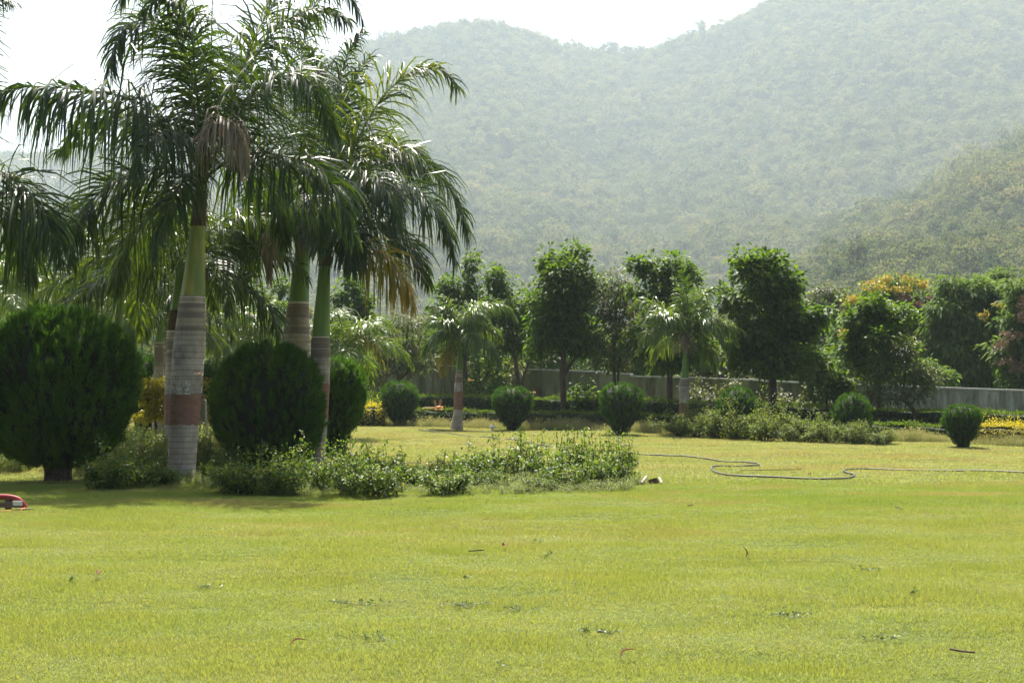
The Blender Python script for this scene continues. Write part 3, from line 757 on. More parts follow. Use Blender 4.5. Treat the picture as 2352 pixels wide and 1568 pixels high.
full_palm('royal palm with slim leaning green crownshaft standing behind the big dark topiary', 33,
    [(266, 1042, 30), (268, 900, 30), (270, 768, 24)], [(270, 769, 24), (273, 730, 20), (277, 690, 17), (282, 640, 13), (284, 615, 6)], 13, 2.9, 'palms standing behind the front clump', seed=.4, L=.8,
    extra=[([(284, 630, 0), (330, 580, -.6), (300, 560, -1.2), (230, 590, -1.8), (170, 650, -2.1)], 'palm', dict(L=.8, droop=1.1))])
full_palm('royal palm with short green crownshaft and grey trunk beside the main palm trunk', 38,
    [(362, 1021, 28), (364, 900, 26), (365, 786, 20)], [(365, 787, 19), (369, 750, 15), (372, 720, 10), (373, 705, 5)], 12, 2.7, 'palms standing behind the front clump', seed=1.7, L=.75, bright=.2)
full_palm('royal palm with red-brown paint band half hidden left of the main palm trunk', 28.5,
    [(396, 1066, 38), (397, 900, 38), (400, 760, 34)], [(400, 761, 32), (404, 720, 28), (410, 660, 22), (414, 610, 16), (416, 585, 6)], 13, 3.0, 'palms standing behind the front clump', seed=2.6, L=.85, band=(905, 975), boot=(758, 712))
full_palm('slim plain grey palm trunk behind the golden shrub, in shade left of the banded palm', 41,
    [(383, 1011, 22), (384, 850, 21), (386, 760, 16)], [(386, 761, 15), (388, 720, 12), (390, 690, 5)], 11, 2.5, 'palms standing behind the front clump', seed=.9, L=.7)
full_palm('young bright green palm at the far left edge behind the big topiary', 44,
    [(-10, 1003, 22), (-8, 760, 18)], [(-8, 761, 17), (-6, 700, 11), (-5, 660, 5)], 13, 2.6, 'palms standing behind the front clump', True, seed=.2, L=.7, bright=.3)
full_palm('young bright green palm with low arching fronds above the huge topiary', 48,
    [(95, 993, 20), (97, 790, 17)], [(97, 791, 16), (99, 740, 10), (100, 700, 5)], 13, 2.5, 'palms standing behind the front clump', True, seed=1.1, L=.65, bright=.3)
full_palm('pale young palm seen between the main palm trunk and the round topiary', 46,
    [(545, 997, 18), (546, 850, 15)], [(546, 851, 14), (547, 800, 10), (548, 755, 4)], 13, 2.2, 'palms standing behind the front clump', True, seed=1.9, L=.6, bright=.25)
full_palm('short leafy palm behind the slim green-shafted palm, fronds spreading over the hedge', 42,
    [(788, 1008, 20), (789, 900, 18)], [(789, 901, 17), (790, 840, 11), (791, 785, 5)], 12, 2.35, 'palms standing behind the front clump', True, seed=2.2, L=.6, bright=.25,
    extra=[([(791, 800, 0), (830, 770, -.6), (860, 790, -1.0), (880, 840, -1.2)], 'palm_yellow', dict(L=.5, n=46, droop=1.2))])
full_palm('short royal palm on open lawn with flared grey trunk and one yellow frond', 50.4,
    [(1049, 987, 32), (1050, 968, 26), (1052, 950, 21), (1053, 900, 20), (1055, 850, 16)], [(1055, 851, 16), (1056, 815, 11), (1057, 775, 8), (1057, 755, 4)], 7, 2.0, 'young royal palms on the far lawn', True, seed=.6, L=.62, n=60, bright=.1, W=.05, els=(80, 35),
    band=(898, 940), marks=True, extra=[
    ([(1054, 795, 0), (1040, 790, -.2), (1024, 820, -.4), (1015, 860, -.5)], 'palm_yellow', dict(L=.62, W=.05, n=54, droop=2.0, bright=.2)),
    ([(1058, 780, 0), (1090, 725, -.2), (1130, 700, -.4), (1165, 705, -.5), (1186, 735, -.6)], 'palm_lime', dict(L=.68, W=.05, n=60, droop=1.1, bright=.15)),
    ([(1056, 785, 0), (1025, 768, -.2), (995, 778, -.4), (970, 815, -.5)], 'palm_lime', dict(L=.65, W=.05, n=60, droop=1.1)),
    ([(1058, 785, 0), (1095, 775, -.2), (1130, 800, -.4), (1152, 845, -.5)], 'palm_lime', dict(L=.62, W=.05, n=60, droop=1.1)),
    ([(1056, 780, 0), (1070, 765, -.6), (1085, 780, -1.1), (1095, 820, -1.3)], 'palm_lime', dict(L=.6, W=.05, n=60, droop=1.1)),
    ([(1056, 780, 0), (1040, 725, .1), (1025, 690, .1), (1005, 680, .1)], 'palm_lime', dict(L=.6, W=.05, n=60, droop=.8, bright=.2)),
    ([(1056, 780, 0), (1030, 740, .1), (1000, 730, .1), (975, 745, .1)], 'palm_lime', dict(L=.6, W=.05, n=60, droop=1.0))])
full_palm('royal palm rising from the long bush clump, bulging trunk, hanging tan dead frond', 46.6,
    [(1570, 996, 21), (1571, 930, 21), (1571, 900, 24), (1572, 885, 24), (1573, 868, 19)], [(1573, 869, 19), (1574, 840, 15), (1576, 800, 10), (1577, 765, 5)], 4, 2.3, 'young royal palms on the far lawn', True, seed=1.3, L=.68, n=60, bright=.25, W=.05, els=(82, 30),
    band=(924, 955), marks=True, extra=[
    ([(1575, 800, 0), (1568, 770, -.3), (1572, 775, -.5), (1574, 800, -.5)], 'palm_dead', dict(L=.62, n=46, droop=3.0, name='dead_frond')),
    ([(1576, 785, 0), (1530, 750, -.2), (1490, 765, -.4), (1462, 810, -.5)], 'palm_lime', dict(L=.62, W=.05, n=54, droop=1.1, bright=.555)),
    ([(1576, 785, 0), (1625, 745, -.2), (1665, 750, -.4), (1695, 790, -.5)], 'palm_lime', dict(L=.62, W=.05, n=54, droop=1.1, bright=.55)),
    ([(1577, 790, 0), (1605, 790, -.2), (1632, 815, -.4), (1645, 850, -.5)], 'palm_lime', dict(L=.6, W=.05, n=60, droop=1.1, bright=.3)),
    ([(1576, 780, 0), (1580, 700, -.1), (1572, 640, -.2), (1560, 600, -.2)], 'palm_lime', dict(L=.55, W=.05, n=54, droop=.6)),
    ([(1576, 780, 0), (1545, 735, -.4), (1520, 745, -.8), (1500, 790, -1.0)], 'palm_lime', dict(L=.6, W=.05, n=54, droop=1.1)),
    ([(1577, 780, 0), (1610, 735, -.4), (1640, 745, -.8), (1662, 790, -1.0)], 'palm_lime', dict(L=.6, W=.05, n=54, droop=1.1)),
    ([(1576, 785, 0), (1520, 710, .2), (1475, 690, .3), (1445, 710, .4)], 'palm_lime', dict(L=.62, W=.05, n=54, droop=1.1, bright=.55)),
    ([(1576, 780, 0), (1600, 700, .1), (1630, 665, .1), (1665, 660, .1)], 'palm_lime', dict(L=.62, W=.05, n=54, droop=1.0, bright=.55)),
    ([(1577, 780, 0), (1575, 720, .2), (1565, 670, .3), (1548, 640, .4)], 'palm_lime', dict(L=.6, W=.05, n=60, droop=.7, bright=.4))])

# ------------------------------------------------------------------ clipped topiary bushes
def place(root, loc, rz=0, s=(1, 1, 1)):
    root.location = tuple(float(c) for c in loc); root.rotation_euler = (0, 0, rz); root.scale = s

def dup(root, label=None):
    r = root.copy(); col.objects.link(r)
    for ch in list(root.children):
        c = ch.copy(); col.objects.link(c); c.parent = r
        for g in ch.children:
            d = g.copy(); col.objects.link(d); d.parent = c
    if label: r['label'] = label
    return r

DROP = [(0, .27), (.06, .29), (.16, .40), (.30, .64), (.45, .87), (.60, .99), (.74, .97), (.86, .82), (.94, .56), (.98, .30), (1, .03)]
BALL = [(0, .30), (.05, .55), (.14, .76), (.30, .92), (.46, 1.0), (.62, .98), (.78, .84), (.90, .58), (.97, .30), (1, .03)]
ROUND = [(0, .45), (.06, .60), (.18, .82), (.34, .97), (.50, 1.0), (.66, .96), (.80, .82), (.91, .58), (.97, .32), (1, .03)]
def topiary(label, h, r, prof, nplume, nb, ll, lw, stem=0.0, group='clipped round topiary bushes', lump=0.05, stems=1):
    t = thing('topiary_bush', label, 'topiary', (0, 0, 0), group)
    p = np.array(prof); tt = np.linspace(0, 1, 40); rr = np.interp(tt, p[:, 0], p[:, 1]) * r
    ph = rng.random(6) * 6.28
    def lumps(a, q): return 1 + lump * ((np.sin(2 * a + ph[0]) + np.sin(3 * a + 5 * q + ph[1]) + 0.7 * np.sin(5 * a - 7 * q + ph[2])) / 2 + 2.2 * (vnoise(a * 2.6 + ph[3], q * 7 + ph[4]) - .5))
    zc = stem + tt * (h - stem)
    g = Geo(); sides = 28
    th = np.arange(sides) * 2 * math.pi / sides
    RR = rr[:, None] * 0.86 * lumps(th[None], tt[:, None])
    V = np.stack([RR * np.cos(th), RR * np.sin(th), np.broadcast_to((zc * 0.985)[:, None], RR.shape)], -1)
    i = np.arange(39)[:, None] * sides; j = np.arange(sides)[None]; k = (j + 1) % sides
    g.add(V.reshape(-1, 3), np.stack([i + j, i + k, i + sides + k, i + sides + j], -1).reshape(-1, 4))
    g.add(V[0], [list(range(sides))[::-1]])
    g.build('shaded_core', [M['thuja_in']], t)  # solid shell under the sprays, interior shade painted as its dark colour
    # sprays
    area = rr * np.hypot(np.gradient(rr), np.gradient(zc)); cdf = np.cumsum(area) / area.sum()
    q = np.interp(rng.random(nplume), cdf, tt); a = rng.random(nplume) * 6.283
    rq = np.interp(q, tt, rr) * lumps(a, q) * (0.84 + 0.13 * rng.random(nplume) + 0.05 * (rng.random(nplume) > .93)); zq = stem + q * (h - stem)
    C = np.stack([rq * np.cos(a), rq * np.sin(a), zq - ll * 0.3], -1)
    out = np.stack([np.cos(a), np.sin(a), 0 * a], -1)
    up = 0.55 + 0.7 * q[:, None]
    D = nrm(out * (0.46 - 0.22 * q[:, None]) + np.array([0, 0, 1.0]) * up + rng.normal(size=(nplume, 3)) * 0.10)
    pt = np.clip(vnoise(a * 2.2 + 9 + ph[1], q * 6 + ph[5]) * .9 + (rng.random(nplume) - .5) * .6, 0, 1)
    I = np.repeat(np.arange(nplume), nb); n = len(I)
    s = rng.random(n)[:, None]
    B = C[I] + D[I] * ll * 0.75 * s + rng.normal(size=(n, 3)) * ll * 0.09 * (1.15 - s)
    d = nrm(D[I] + rng.normal(size=(n, 3)) * 0.38)
    leaves(g2 := Geo(), B, d, rdir(n), ll * (0.35 + 0.35 * rng.random(n)), lw * (0.7 + 0.6 * rng.random(n)), np.clip(pt[I] * 0.6 + rng.random(n) * 0.4, 0, 1), 0, 0.1, 0.0)
    g2.build('foliage', [M['thuja']], t)
    if stem > 0:
        g3 = Geo()
        for k in range(stems):
            a0 = k * 2.4 + .5; d0 = 0.10 if stems > 1 else 0
            tube(g3, [(d0 * math.cos(a0), d0 * math.sin(a0), -.05), (d0 * 1.2 * math.cos(a0), d0 * 1.2 * math.sin(a0), stem * .6), (d0 * 3 * math.cos(a0), d0 * 3 * math.sin(a0), stem + .35)], [.15, .12, .08], 8)
        g3.build('stem', [M['stem']], t)
    return t

def topi_dims(v0, v1, w):
    y = gy(v0); return y, (v0 - v1) * y / F, w * y / F / 2

y, h, r = topi_dims(1104, 716, 336)
t = topiary('huge dark round topiary bush with stout bare stems at the left edge', h, r, BALL, 1700, 40, .24, .014, .30, lump=.10, stems=4); place(t, G(132, 1104))
y, h, r = topi_dims(1066, 797, 252)
t = topiary('large dark round topiary bush in front of the stout middle palm', h, r, ROUND, 1100, 40, .22, .013, .0, lump=.04); place(t, G(619, 1072))
y, h, r = topi_dims(1046, 826, 150)
t = topiary('dark egg-shaped topiary bush tapering to the ground, just right of the slim green-shafted palm', h, r, DROP, 750, 36, .22, .013, .0, lump=.03); place(t, G(765, 1046))
small_a = topiary('', 1.6, .72, DROP, 620, 24, .155, .014, 0, lump=.035)
small_b = topiary('', 1.6, .72, [(a, b * (1.0 if a > .5 else .96)) for a, b in DROP], 620, 24, .16, .014, 0, lump=.06)
small_c = topiary('', 1.5, .74, ROUND, 640, 24, .15, .014, 0, lump=.04)
spots = [(917, 980, 878, 90, small_a, 'round clipped bush nearest the short lawn palm, on its left'),
         (1176, 988, 890, 102, small_b, 'round clipped bush standing right of the short lawn palm'),
         (1426, 998, 882, 107, small_a, 'round clipped bush in the middle of the row, left of the long bush clump'),
         (1957, 1012, 906, 93, small_c, 'round clipped bush behind the low right end of the long bush clump'),
         (2210, 1030, 931, 90, small_b, 'vase-shaped clipped bush standing alone at the right, before the golden hedge'),
         (1694, 1006, 891, 97, small_c, 'flat-topped clipped bush rising behind the middle of the long bush clump'),
         (345, 1010, 824, 86, small_c, 'clipped bush top showing between the huge topiary and the main palm trunk'),
         (486, 1020, 838, 70, small_a, 'clipped bush half hidden behind the left side of the large round topiary')]
seen = set()
for (u, v0, v1, w, src, lab) in spots:
    o = src if src.name not in seen else dup(src)
    seen.add(src.name); o['label'] = lab
    y, h, r = topi_dims(v0, v1, w)
    base_h, base_r = (1.5, .74) if src is small_c else (1.6, .72)
    place(o, G(u, v0), rng.random() * 6.28, (r / base_r, r / base_r, h / base_h))

# ------------------------------------------------------------------ hedges
def hedge(label, ua, ya, ha, ub, yb, hb, width, mat, n_m2, ll, group=None, shoots=0.05, name='clipped_hedge', cat='hedge'):
    a = np.array([(ua - CX) * ya / F, ya, 0]); b = np.array([(ub - CX) * yb / F, yb, 0])
    ln = np.linalg.norm(b - a); d = (b - a) / ln; nn = np.array([d[1], -d[0], 0])
    if nn[1] > 0: nn = -nn                                 # towards the lawn
    t = thing(name, label, cat, a, group)
    g = Geo(); K = max(4, int(ln / .5))
    s = np.linspace(0, 1, K)
    hh = (ha + (hb - ha) * s) - .05
    w = width / 2 - .045
    sec = [(-w, 0), (-w, 1), (w, 1), (w, 0)]
    V = np.array([[a + d * ln * s[i] + nn * q + np.array([0, 0, r * (hh[i] + .03 * math.sin(i * 1.9)) - .02 * (1 - r)]) for (q, r) in sec] for i in range(K)])
    i = np.arange(K - 1)[:, None] * 4; j = np.arange(3)[None]
    g.add(V.reshape(-1, 3), np.stack([i + j, i + j + 1, i + 5 + j, i + 4 + j], -1).reshape(-1, 4))
    g.add(V[0], [(0, 1, 2, 3)]); g.add(V[-1], [(3, 2, 1, 0)])
    g.build('shaded_core', [M['thuja_in']], t, t.location)  # solid box behind the leaves, coloured dark as the hedge's inner shade
    hm = (ha + hb) / 2
    nf, ntp = int(ln * hm * n_m2), int(ln * width * n_m2 * 1.2)
    nbk = nf // 4
    ne = int(width * hm * n_m2 * 2.4)
    n = nf + ntp + nbk
    s = rng.random(n); hq = ha + (hb - ha) * s
    q = np.concatenate([np.full(nf, width / 2), (rng.random(ntp) - .5) * width, np.full(nbk, -width / 2)]) + rng.normal(size=n) * .025
    z = np.concatenate([rng.random(nf) ** .85, np.ones(ntp), rng.random(nbk)]) * hq
    bump = (vnoise(s * ln * 1.3, q * 2 + 9) - .5) * .14 + (vnoise(s * ln * 4, z * 3 + q) - .5) * .10
    B = a + d * (ln * s)[:, None] + nn * (q + np.where(np.abs(q) > width * .4, bump * np.sign(q), 0))[:, None]
    B[:, 2] = z + np.where(np.arange(n) >= nf, bump, 0) * (np.arange(n) < nf + ntp) - .02
    top = (np.arange(n) >= nf) & (np.arange(n) < nf + ntp)
    B[:, 2] += np.where(top, rng.exponential(shoots, n) * .5, 0)
    D = np.where(top[:, None], np.array([0, 0, 1.0]), nn * np.sign(q)[:, None] + np.array([0, 0, .25])) + rdir(n) * .75
    leaves(g2 := Geo(), B, D, rdir(n) + np.array([0, 0, .9]), ll * (.7 + .6 * rng.random(n)), ll * .55, np.clip(rng.random(n) * .7 + np.where(top, .3, 0), 0, 1))  # top leaves tinted lighter, sunlight on the hedge top put into colour
    e = rng.integers(0, 2, ne); qe = (rng.random(ne) - .5) * width
    Be = a + d * (ln * e + (e - .5) * .08 + rng.normal(size=ne) * .03)[:, None] + nn * qe[:, None]; Be[:, 2] = rng.random(ne) ** .85 * np.where(e > 0, hb, ha)
    leaves(g2, Be, d * (2 * e - 1)[:, None] + nn * .3 + np.array([0, 0, .3]) + rdir(ne) * .75, rdir(ne) + np.array([0, 0, .9]), ll * (.7 + .6 * rng.random(ne)), ll * .55, rng.random(ne) * .7)
    g2.build('foliage', [M[mat]], t, t.location)
    return t
hedge('tall dark clipped hedge along the wall, left stretch behind the short lawn palm', 800, 59, 1.24, 1370, 53, 1.06, .9, 'hedge', 420, .075, 'clipped hedges along the wall')
hedge('tall dark clipped hedge along the wall, middle stretch between the broad-leaf tree trunks', 1374, 52.9, 1.07, 1790, 48.5, .90, .9, 'hedge', 420, .075, 'clipped hedges along the wall')
hedge('tall dark clipped hedge along the grey wall, right stretch behind the lone vase-shaped bush', 1794, 48.4, .87, 2440, 41.5, .72, .9, 'hedge', 460, .07, 'clipped hedges along the wall')
hedge('low clipped green hedge running in front of the tall one, left stretch', 950, 55.6, .62, 1560, 48.9, .55, .7, 'hedge', 380, .075, 'low clipped hedges')
hedge('low clipped green hedge, right stretch behind the long bush clump', 1640, 46.6, .50, 2180, 40.4, .40, .7, 'hedge', 420, .07, 'low clipped hedges')
hedge('low bright golden hedge at the right edge behind dry grass', 2240, 38.6, .46, 2750, 33.6, .36, .6, 'gold', 1200, .055, None, .12)
hedge('low golden-topped clipped block beside the egg-shaped topiary', 822, 54, .76, 872, 53.6, .74, .9, 'gold', 420, .08, None, .14, 'golden_shrub', 'shrub')
hedge('low green clipped block behind the golden-topped one', 826, 57, .95, 884, 56.6, .90, .8, 'hedge', 420, .08, None, .14, 'clipped_shrub', 'shrub')

# ------------------------------------------------------------------ loose shrubs
def cane_shrub(h, r, ncane, nleaf, ll, mat, shoots, spread=.9, lean=.75):
    """woody canes that fork, leaf sprays along their upper part, some long thin shoots"""
    g = Geo(); BB, DD = [], []
    for k in range(ncane):
        az = k * 2.399 + rng.normal() * .4; e = lean * (.3 + .7 * rng.random())
        p = np.array([math.cos(az), math.sin(az), 0]) * .05
        d = nrm(np.array([math.cos(az) * e, math.sin(az) * e, .8]))
        pts = [p - np.array([0, 0, .04])]
        L = h * (.55 + .35 * rng.random())
        for s in range(5):
            p = p + d * L / 5; d = nrm(d + rng.normal(size=3) * .22 + np.array([0, 0, .10])); pts.append(p)
        tube(g, pts, np.linspace(.017, .006, 6), 5)
        for s in range(5):
            b = pts[1 + s]
            for q in range(2):
                dd = nrm(rng.normal(size=3) * .7 + np.array([math.cos(az), math.sin(az), .7])); l2 = h * (.14 + .2 * rng.random())
                tube(g, [b, b + dd * l2 * .6 + np.array([0, 0, .01]), b + dd * l2], [.006, .004, .003], 4)
                for m in range(4): BB.append(b + dd * l2 * (.2 + .8 * rng.random())); DD.append(dd)
    for k in range(shoots):
        az = rng.random() * 6.283; rr = r * .75 * math.sqrt(rng.random())
        b = np.array([math.cos(az) * rr, math.sin(az) * rr, h * .55]); top = b + np.array([rng.normal() * .07, rng.normal() * .07, h * (.45 + .55 * rng.random())])
        tube(g, [b, (b + top) / 2 + rng.normal(size=3) * .015, top], [.005, .004, .0025], 4)
        for m in range(9):
            BB.append(b + (top - b) * (.15 + .85 * rng.random())); DD.append(nrm(rng.normal(size=3) * np.array([1, 1, .4]) + np.array([0, 0, .3])))
    BB = np.array(BB); DD = np.array(DD)
    per = max(3, nleaf // len(BB))
    I = np.repeat(np.arange(len(BB)), per); n = len(I)
    B = BB[I] + rng.normal(size=(n, 3)) * ll * .9
    B[:, 2] = np.abs(B[:, 2])
    D = DD[I] * .5 + rdir(n) * .8 - np.array([0, 0, .15])
    g2 = Geo()
    leaves(g2, B, D, rdir(n) * .6 + np.array([0, 0, 1.0]), ll * (.6 + .7 * rng.random(n)), ll * .6, np.clip(rng.random(n) ** 1.3, 0, 1), 0, .2, .25)
    return g.mesh('stems', [M['stem']]), g2.mesh('foliage', [M[mat]])

def put_shrub(name, label, cat, group, meshes, loc, rz, s):
    t = thing(name, label, cat, loc, group)
    t.rotation_euler = (0, 0, rz); t.scale = s
    for nm, me in zip(('stems', 'foliage'), meshes):
        o = bpy.data.objects.new(nm, me); col.objects.link(o); o.parent = t
    return t

rose_src = [cane_shrub(.58, .36, 9, 1500, .070, 'rose', 2, lean=.95), cane_shrub(.58, .38, 10, 1400, .066, 'rose', 4, lean=.95), cane_shrub(.58, .36, 8, 1700, .074, 'rose', 2, lean=.95), cane_shrub(.58, .38, 10, 1150, .060, 'rose', 8, lean=.9), cane_shrub(.56, .36, 10, 620, .045, 'rose', 1)]
roses = [  # u, base row, width, height, kind, what tells it apart
    (248, 1126, 105, 100, 2, 'dense rose bush with dark crooked stems between the huge topiary and the main palm'),
    (320, 1122, 95, 88, 0, 'leafy rose bush just left of the main palm trunk base'),
    (385, 1118, 70, 60, 2, 'low dark rose bush at the foot of the main palm'),
    (500, 1112, 70, 70, 0, 'small rose bush right of the main palm foot'),
    (540, 1134, 110, 82, 2, 'pale-leaved rose bush at the front left end of the rose bed'),
    (600, 1128, 105, 90, 0, 'rose bush in front of the large round topiary'),
    (655, 1132, 100, 84, 2, 'bluish-green rose bush left of the slim palm foot'),
    (678, 1112, 80, 100, 1, 'upright rose bush reaching up beside the slim palm trunk'),
    (735, 1122, 90, 84, 0, 'rose bush right of the slim palm foot'),
    (780, 1116, 100, 92, 3, 'rose bush with tall thin shoots against the sunlit lawn'),
    (815, 1134, 105, 80, 1, 'front rose bush below the tall thin shoots'),
    (865, 1136, 115, 92, 0, 'broad dark rose bush at the front edge of the bed'),
    (850, 1108, 95, 80, 3, 'rose bush with sparse upright shoots at the back of the bed'),
    (905, 1104, 80, 66, 1, 'rose bush at the back of the bed near its low gap'),
    (935, 1116, 90, 60, 2, 'low rose bush in the dip of the bed'),
    (985, 1110, 95, 80, 4, 'nearly bare brown-twigged rose bush at the back of the bed'),
    (1030, 1136, 105, 74, 0, 'rounded front rose bush on dark bare canes'),
    (1035, 1092, 85, 70, 4, 'twiggy leafless-topped rose bush standing highest at the back'),
    (1078, 1098, 90, 72, 2, 'rose bush behind the rounded front one'),
    (1095, 1118, 90, 66, 1, 'rose bush with reddish young leaves in the middle of the bed'),
    (1140, 1096, 100, 84, 0, 'rose bush with a single upright shoot, centre of the bed'),
    (1150, 1122, 80, 62, 4, 'bare-caned rose bush at the front, centre of the bed'),
    (1205, 1092, 100, 88, 3, 'rose bush with the tallest leafy shoots'),
    (1225, 1128, 85, 56, 4, 'low bare-stemmed rose bush at the front right'),
    (1255, 1104, 100, 88, 1, 'rose bush over a dark hollow, right of the tallest shoots'),
    (1290, 1122, 95, 72, 0, 'leafy front rose bush, third from the right end'),
    (1305, 1094, 100, 92, 3, 'rose bush with long shoots crossing the hose'),
    (1350, 1118, 95, 80, 1, 'rose bush with fine pale leaves, second from the right end'),
    (1365, 1096, 100, 88, 3, 'rose bush at the back right, thin shoots above'),
    (1405, 1112, 95, 84, 1, 'rose bush at the right end of the bed, before the litter of white sticks'),
    (1420, 1098, 85, 90, 3, 'tallest rose bush at the right end, one long shoot leaning up')]
for (u, v, w, h, k, lab) in roses:
    y = gy(v)
    put_shrub('rose_bush', lab, 'rose bush', 'rose bushes in the bed', rose_src[k], G(u, v), rng.random() * 6.28, (w * y / F / .80, w * y / F / .80, h * y / F / .68))

bush_src = [cane_shrub(.95, .6, 12, 3000, .062, 'bush', 2, lean=.8), cane_shrub(.95, .6, 12, 2700, .058, 'bush', 4, lean=.9), cane_shrub(.95, .62, 13, 3300, .06, 'bush', 1, lean=.7)]
bushes = [
    (1560, 1000, 110, 62, 0, 'leafy bush at the left end of the long clump'), (1600, 1003, 110, 68, 1, 'bush at the foot of the palm in the long clump'),
    (1650, 1006, 120, 74, 2, 'bush right of the palm in the long clump'), (1662, 990, 100, 66, 0, 'bush at the back of the clump, left of the flat-topped topiary'),
    (1700, 1009, 120, 78, 1, 'dense bush in front of the flat-topped topiary'), (1735, 992, 100, 80, 2, 'tall yellowish bush at the back, centre of the clump'),
    (1755, 1012, 120, 84, 0, 'tallest sunlit bush of the clump, front centre'), (1790, 1004, 110, 66, 1, 'yellow-green bush right of the tallest one'),
    (1812, 1014, 110, 60, 2, 'bush where the clump grows lower'), (1858, 1016, 115, 54, 0, 'grey-green low bush, third from the right end'),
    (1905, 1018, 115, 58, 1, 'low bush before the clipped bush at the right end of the clump'), (1955, 1020, 110, 58, 2, 'rounded low bush, last full one of the clump'),
    (2015, 1022, 105, 40, 0, 'lowest bush at the right tip of the long clump')]
for (u, v, w, h, k, lab) in bushes:
    y = gy(v)
    put_shrub('garden_bush', lab, 'bush', 'bushes of the long clump on the far lawn', bush_src[k], G(u, v), rng.random() * 6.28, (w * y / F / 1.25, w * y / F / 1.25, h * y / F / .98))

sap_src = cane_shrub(1.0, .5, 6, 420, .13, 'teak', 2)
sap2_src = cane_shrub(1.0, .5, 7, 700, .09, 'mango', 2)
for (u, v, y, w, h, src, lab) in [(1120, 0, 57.5, 90, 105, sap_src, 'broad-leaved sapling rising from the hedge left of the second clipped bush'), (1345, 0, 53.5, 85, 70, sap_src, 'small dark shrub behind the hedge, right of the tall forked tree trunk'),
     (1640, 0, 52, 110, 90, sap2_src, 'thin olive shrub behind the hedge right of the clump palm'), (1838, 0, 49.5, 105, 75, sap2_src, 'pale twiggy shrub against the wall right of the widest tree'), (1135, 0, 60, 120, 150, sap2_src, 'loose shrub in front of the mossy wall where it steps')]:
    put_shrub('shrub', lab, 'shrub', None, src, ((u - CX) * y / F, y, .45), rng.random() * 6, (w * y / F / 1.0, w * y / F / 1.0, h * y / F / 1.0))

# ------------------------------------------------------------------ trees
def tree(name, label, y, trunk, blobs, leafmat, nleaf, ll, lw, group=None, droop=.25, clr=.30, per=22, extra=None, stems=None, up=.8, bark='bark', cat='tree'):
    """trunk: (u, v, width) from the ground up; blobs: (u, v, ru, rv, dy) lobes of the crown"""
    sc = y / F
    tp = [P(u, v, y) for (u, v, w) in trunk]; tp[0][2] = -.05
    tr = [w * sc / 2 for (u, v, w) in trunk]
    t = thing(name, label, cat, (tp[0][0], y, 0), group)
    g = Geo(); c = catmull(tp, 14); tube(g, c, np.interp(np.linspace(0, 1, 14), np.linspace(0, 1, len(tr)), tr), 9)
    for (us, ws) in (stems or []):
        sp = [P(u, v, y + .15) for (u, v) in us]
        if sp[0][2] < .6: sp[0][2] = -.05
        tube(g, catmull(sp, 12), np.linspace(ws * sc / 2, ws * sc / 3, 12), 8)
    BL = [(P(u, v, y + dy), np.array([ru * sc, ru * sc * .75, rv * sc]) * .92) for (u, v, ru, rv, dy) in blobs]
    sat = []
    for (bc, br) in BL:
        for q in range(3):
            dd = rdir(1)[0]; dd[2] = dd[2] * .7 + .25
            sat.append((bc + dd * br * (.85 + .2 * rng.random()), br * (.36 + .2 * rng.random())))
    BL = [(bc, br * .84) for (bc, br) in BL]
    for (bc, br) in BL:
        k = rng.integers(9, 14); s = c[k]
        e = bc + rng.normal(size=3) * br * .15
        m = (s + e) / 2 + np.array([0, 0, -.08 * np.linalg.norm(e - s)])
        tube(g, catmull([s, m, e], 8), np.linspace(tr[-1] * .7, .014, 8), 6, cap=False)
        for q in range(5):
            e2 = bc + rdir(1)[0] * br * .85
            tube(g, catmull([(m + e) / 2, (m + e * 2 + e2) / 4 + rng.normal(size=3) * .05, e2], 5), np.linspace(.022, .006, 5), 4, cap=False)
    g.build('trunk', [M[bark]], t, t.location)
    BL = BL + sat
    area = np.array([(b[1][0] * b[1][2]) for b in BL]); share = area / area.sum()
    g2 = Geo(); g3 = Geo()
    for (bc, br), w in zip(BL, share):
        ncl = max(3, int(.85 * nleaf * w / per))
        dirs = rdir(ncl)
        rad = .42 + .66 * rng.random(ncl) ** .7
        cl = bc + dirs * br * rad[:, None]
        keep = np.ones(ncl, bool)
        for (oc, orr) in BL:            # thin the inside where lobes overlap
            if oc is bc: continue
            keep &= ~((np.linalg.norm((cl - oc) / orr, axis=1) < .45) & (rng.random(ncl) < .6))
        cl, dirs = cl[keep], dirs[keep]
        I = np.repeat(np.arange(len(cl)), per); n = len(I)
        if n == 0: continue
        B = cl[I] + rng.normal(size=(n, 3)) * clr * np.array([.5, .5, .38])
        D = dirs[I] * .5 + nrm(B - cl[I]) * .8 + rdir(n) * .35 - np.array([0, 0, droop])
        ct = rng.random(len(cl))
        leaves(g2, B, D, rdir(n) * .5 + np.array([0, 0, up]), ll * (.65 + .6 * rng.random(n)), lw * (.7 + .5 * rng.random(n)), np.clip(ct[I] * .45 + rng.random(n) * .5, 0, 1), 0, .16, .18)
    g2.build('crown', [M[leafmat]], t, t.location)
    for (nm, mt, spots, pn, pl, pw) in (extra or []):
        g4 = Geo()
        for (u, v, ru, rv, dy) in spots:
            bc = P(u, v, y + dy); n = pn
            d = rdir(n); d[:, 1] = -np.abs(d[:, 1]); d[:, 2] = np.abs(d[:, 2]) * .8
            B = bc + d * np.array([ru, ru, rv]) * sc * (.55 + .5 * rng.random((n, 1)))
            # gather into sprays
            k = max(3, n // 16); cc = B[rng.integers(0, n, k)]
            B = cc[rng.integers(0, k, n)] + rng.normal(size=(n, 3)) * np.array([.11, .11, .09])
            leaves(g4, B, rdir(n) + np.array([0, 0, .5]), rdir(n), pl * (.6 + .8 * rng.random(n)), pw, rng.random(n), 0, .1, .1)
        g4.build(nm, [M[mt]], t, t.location)
    return t
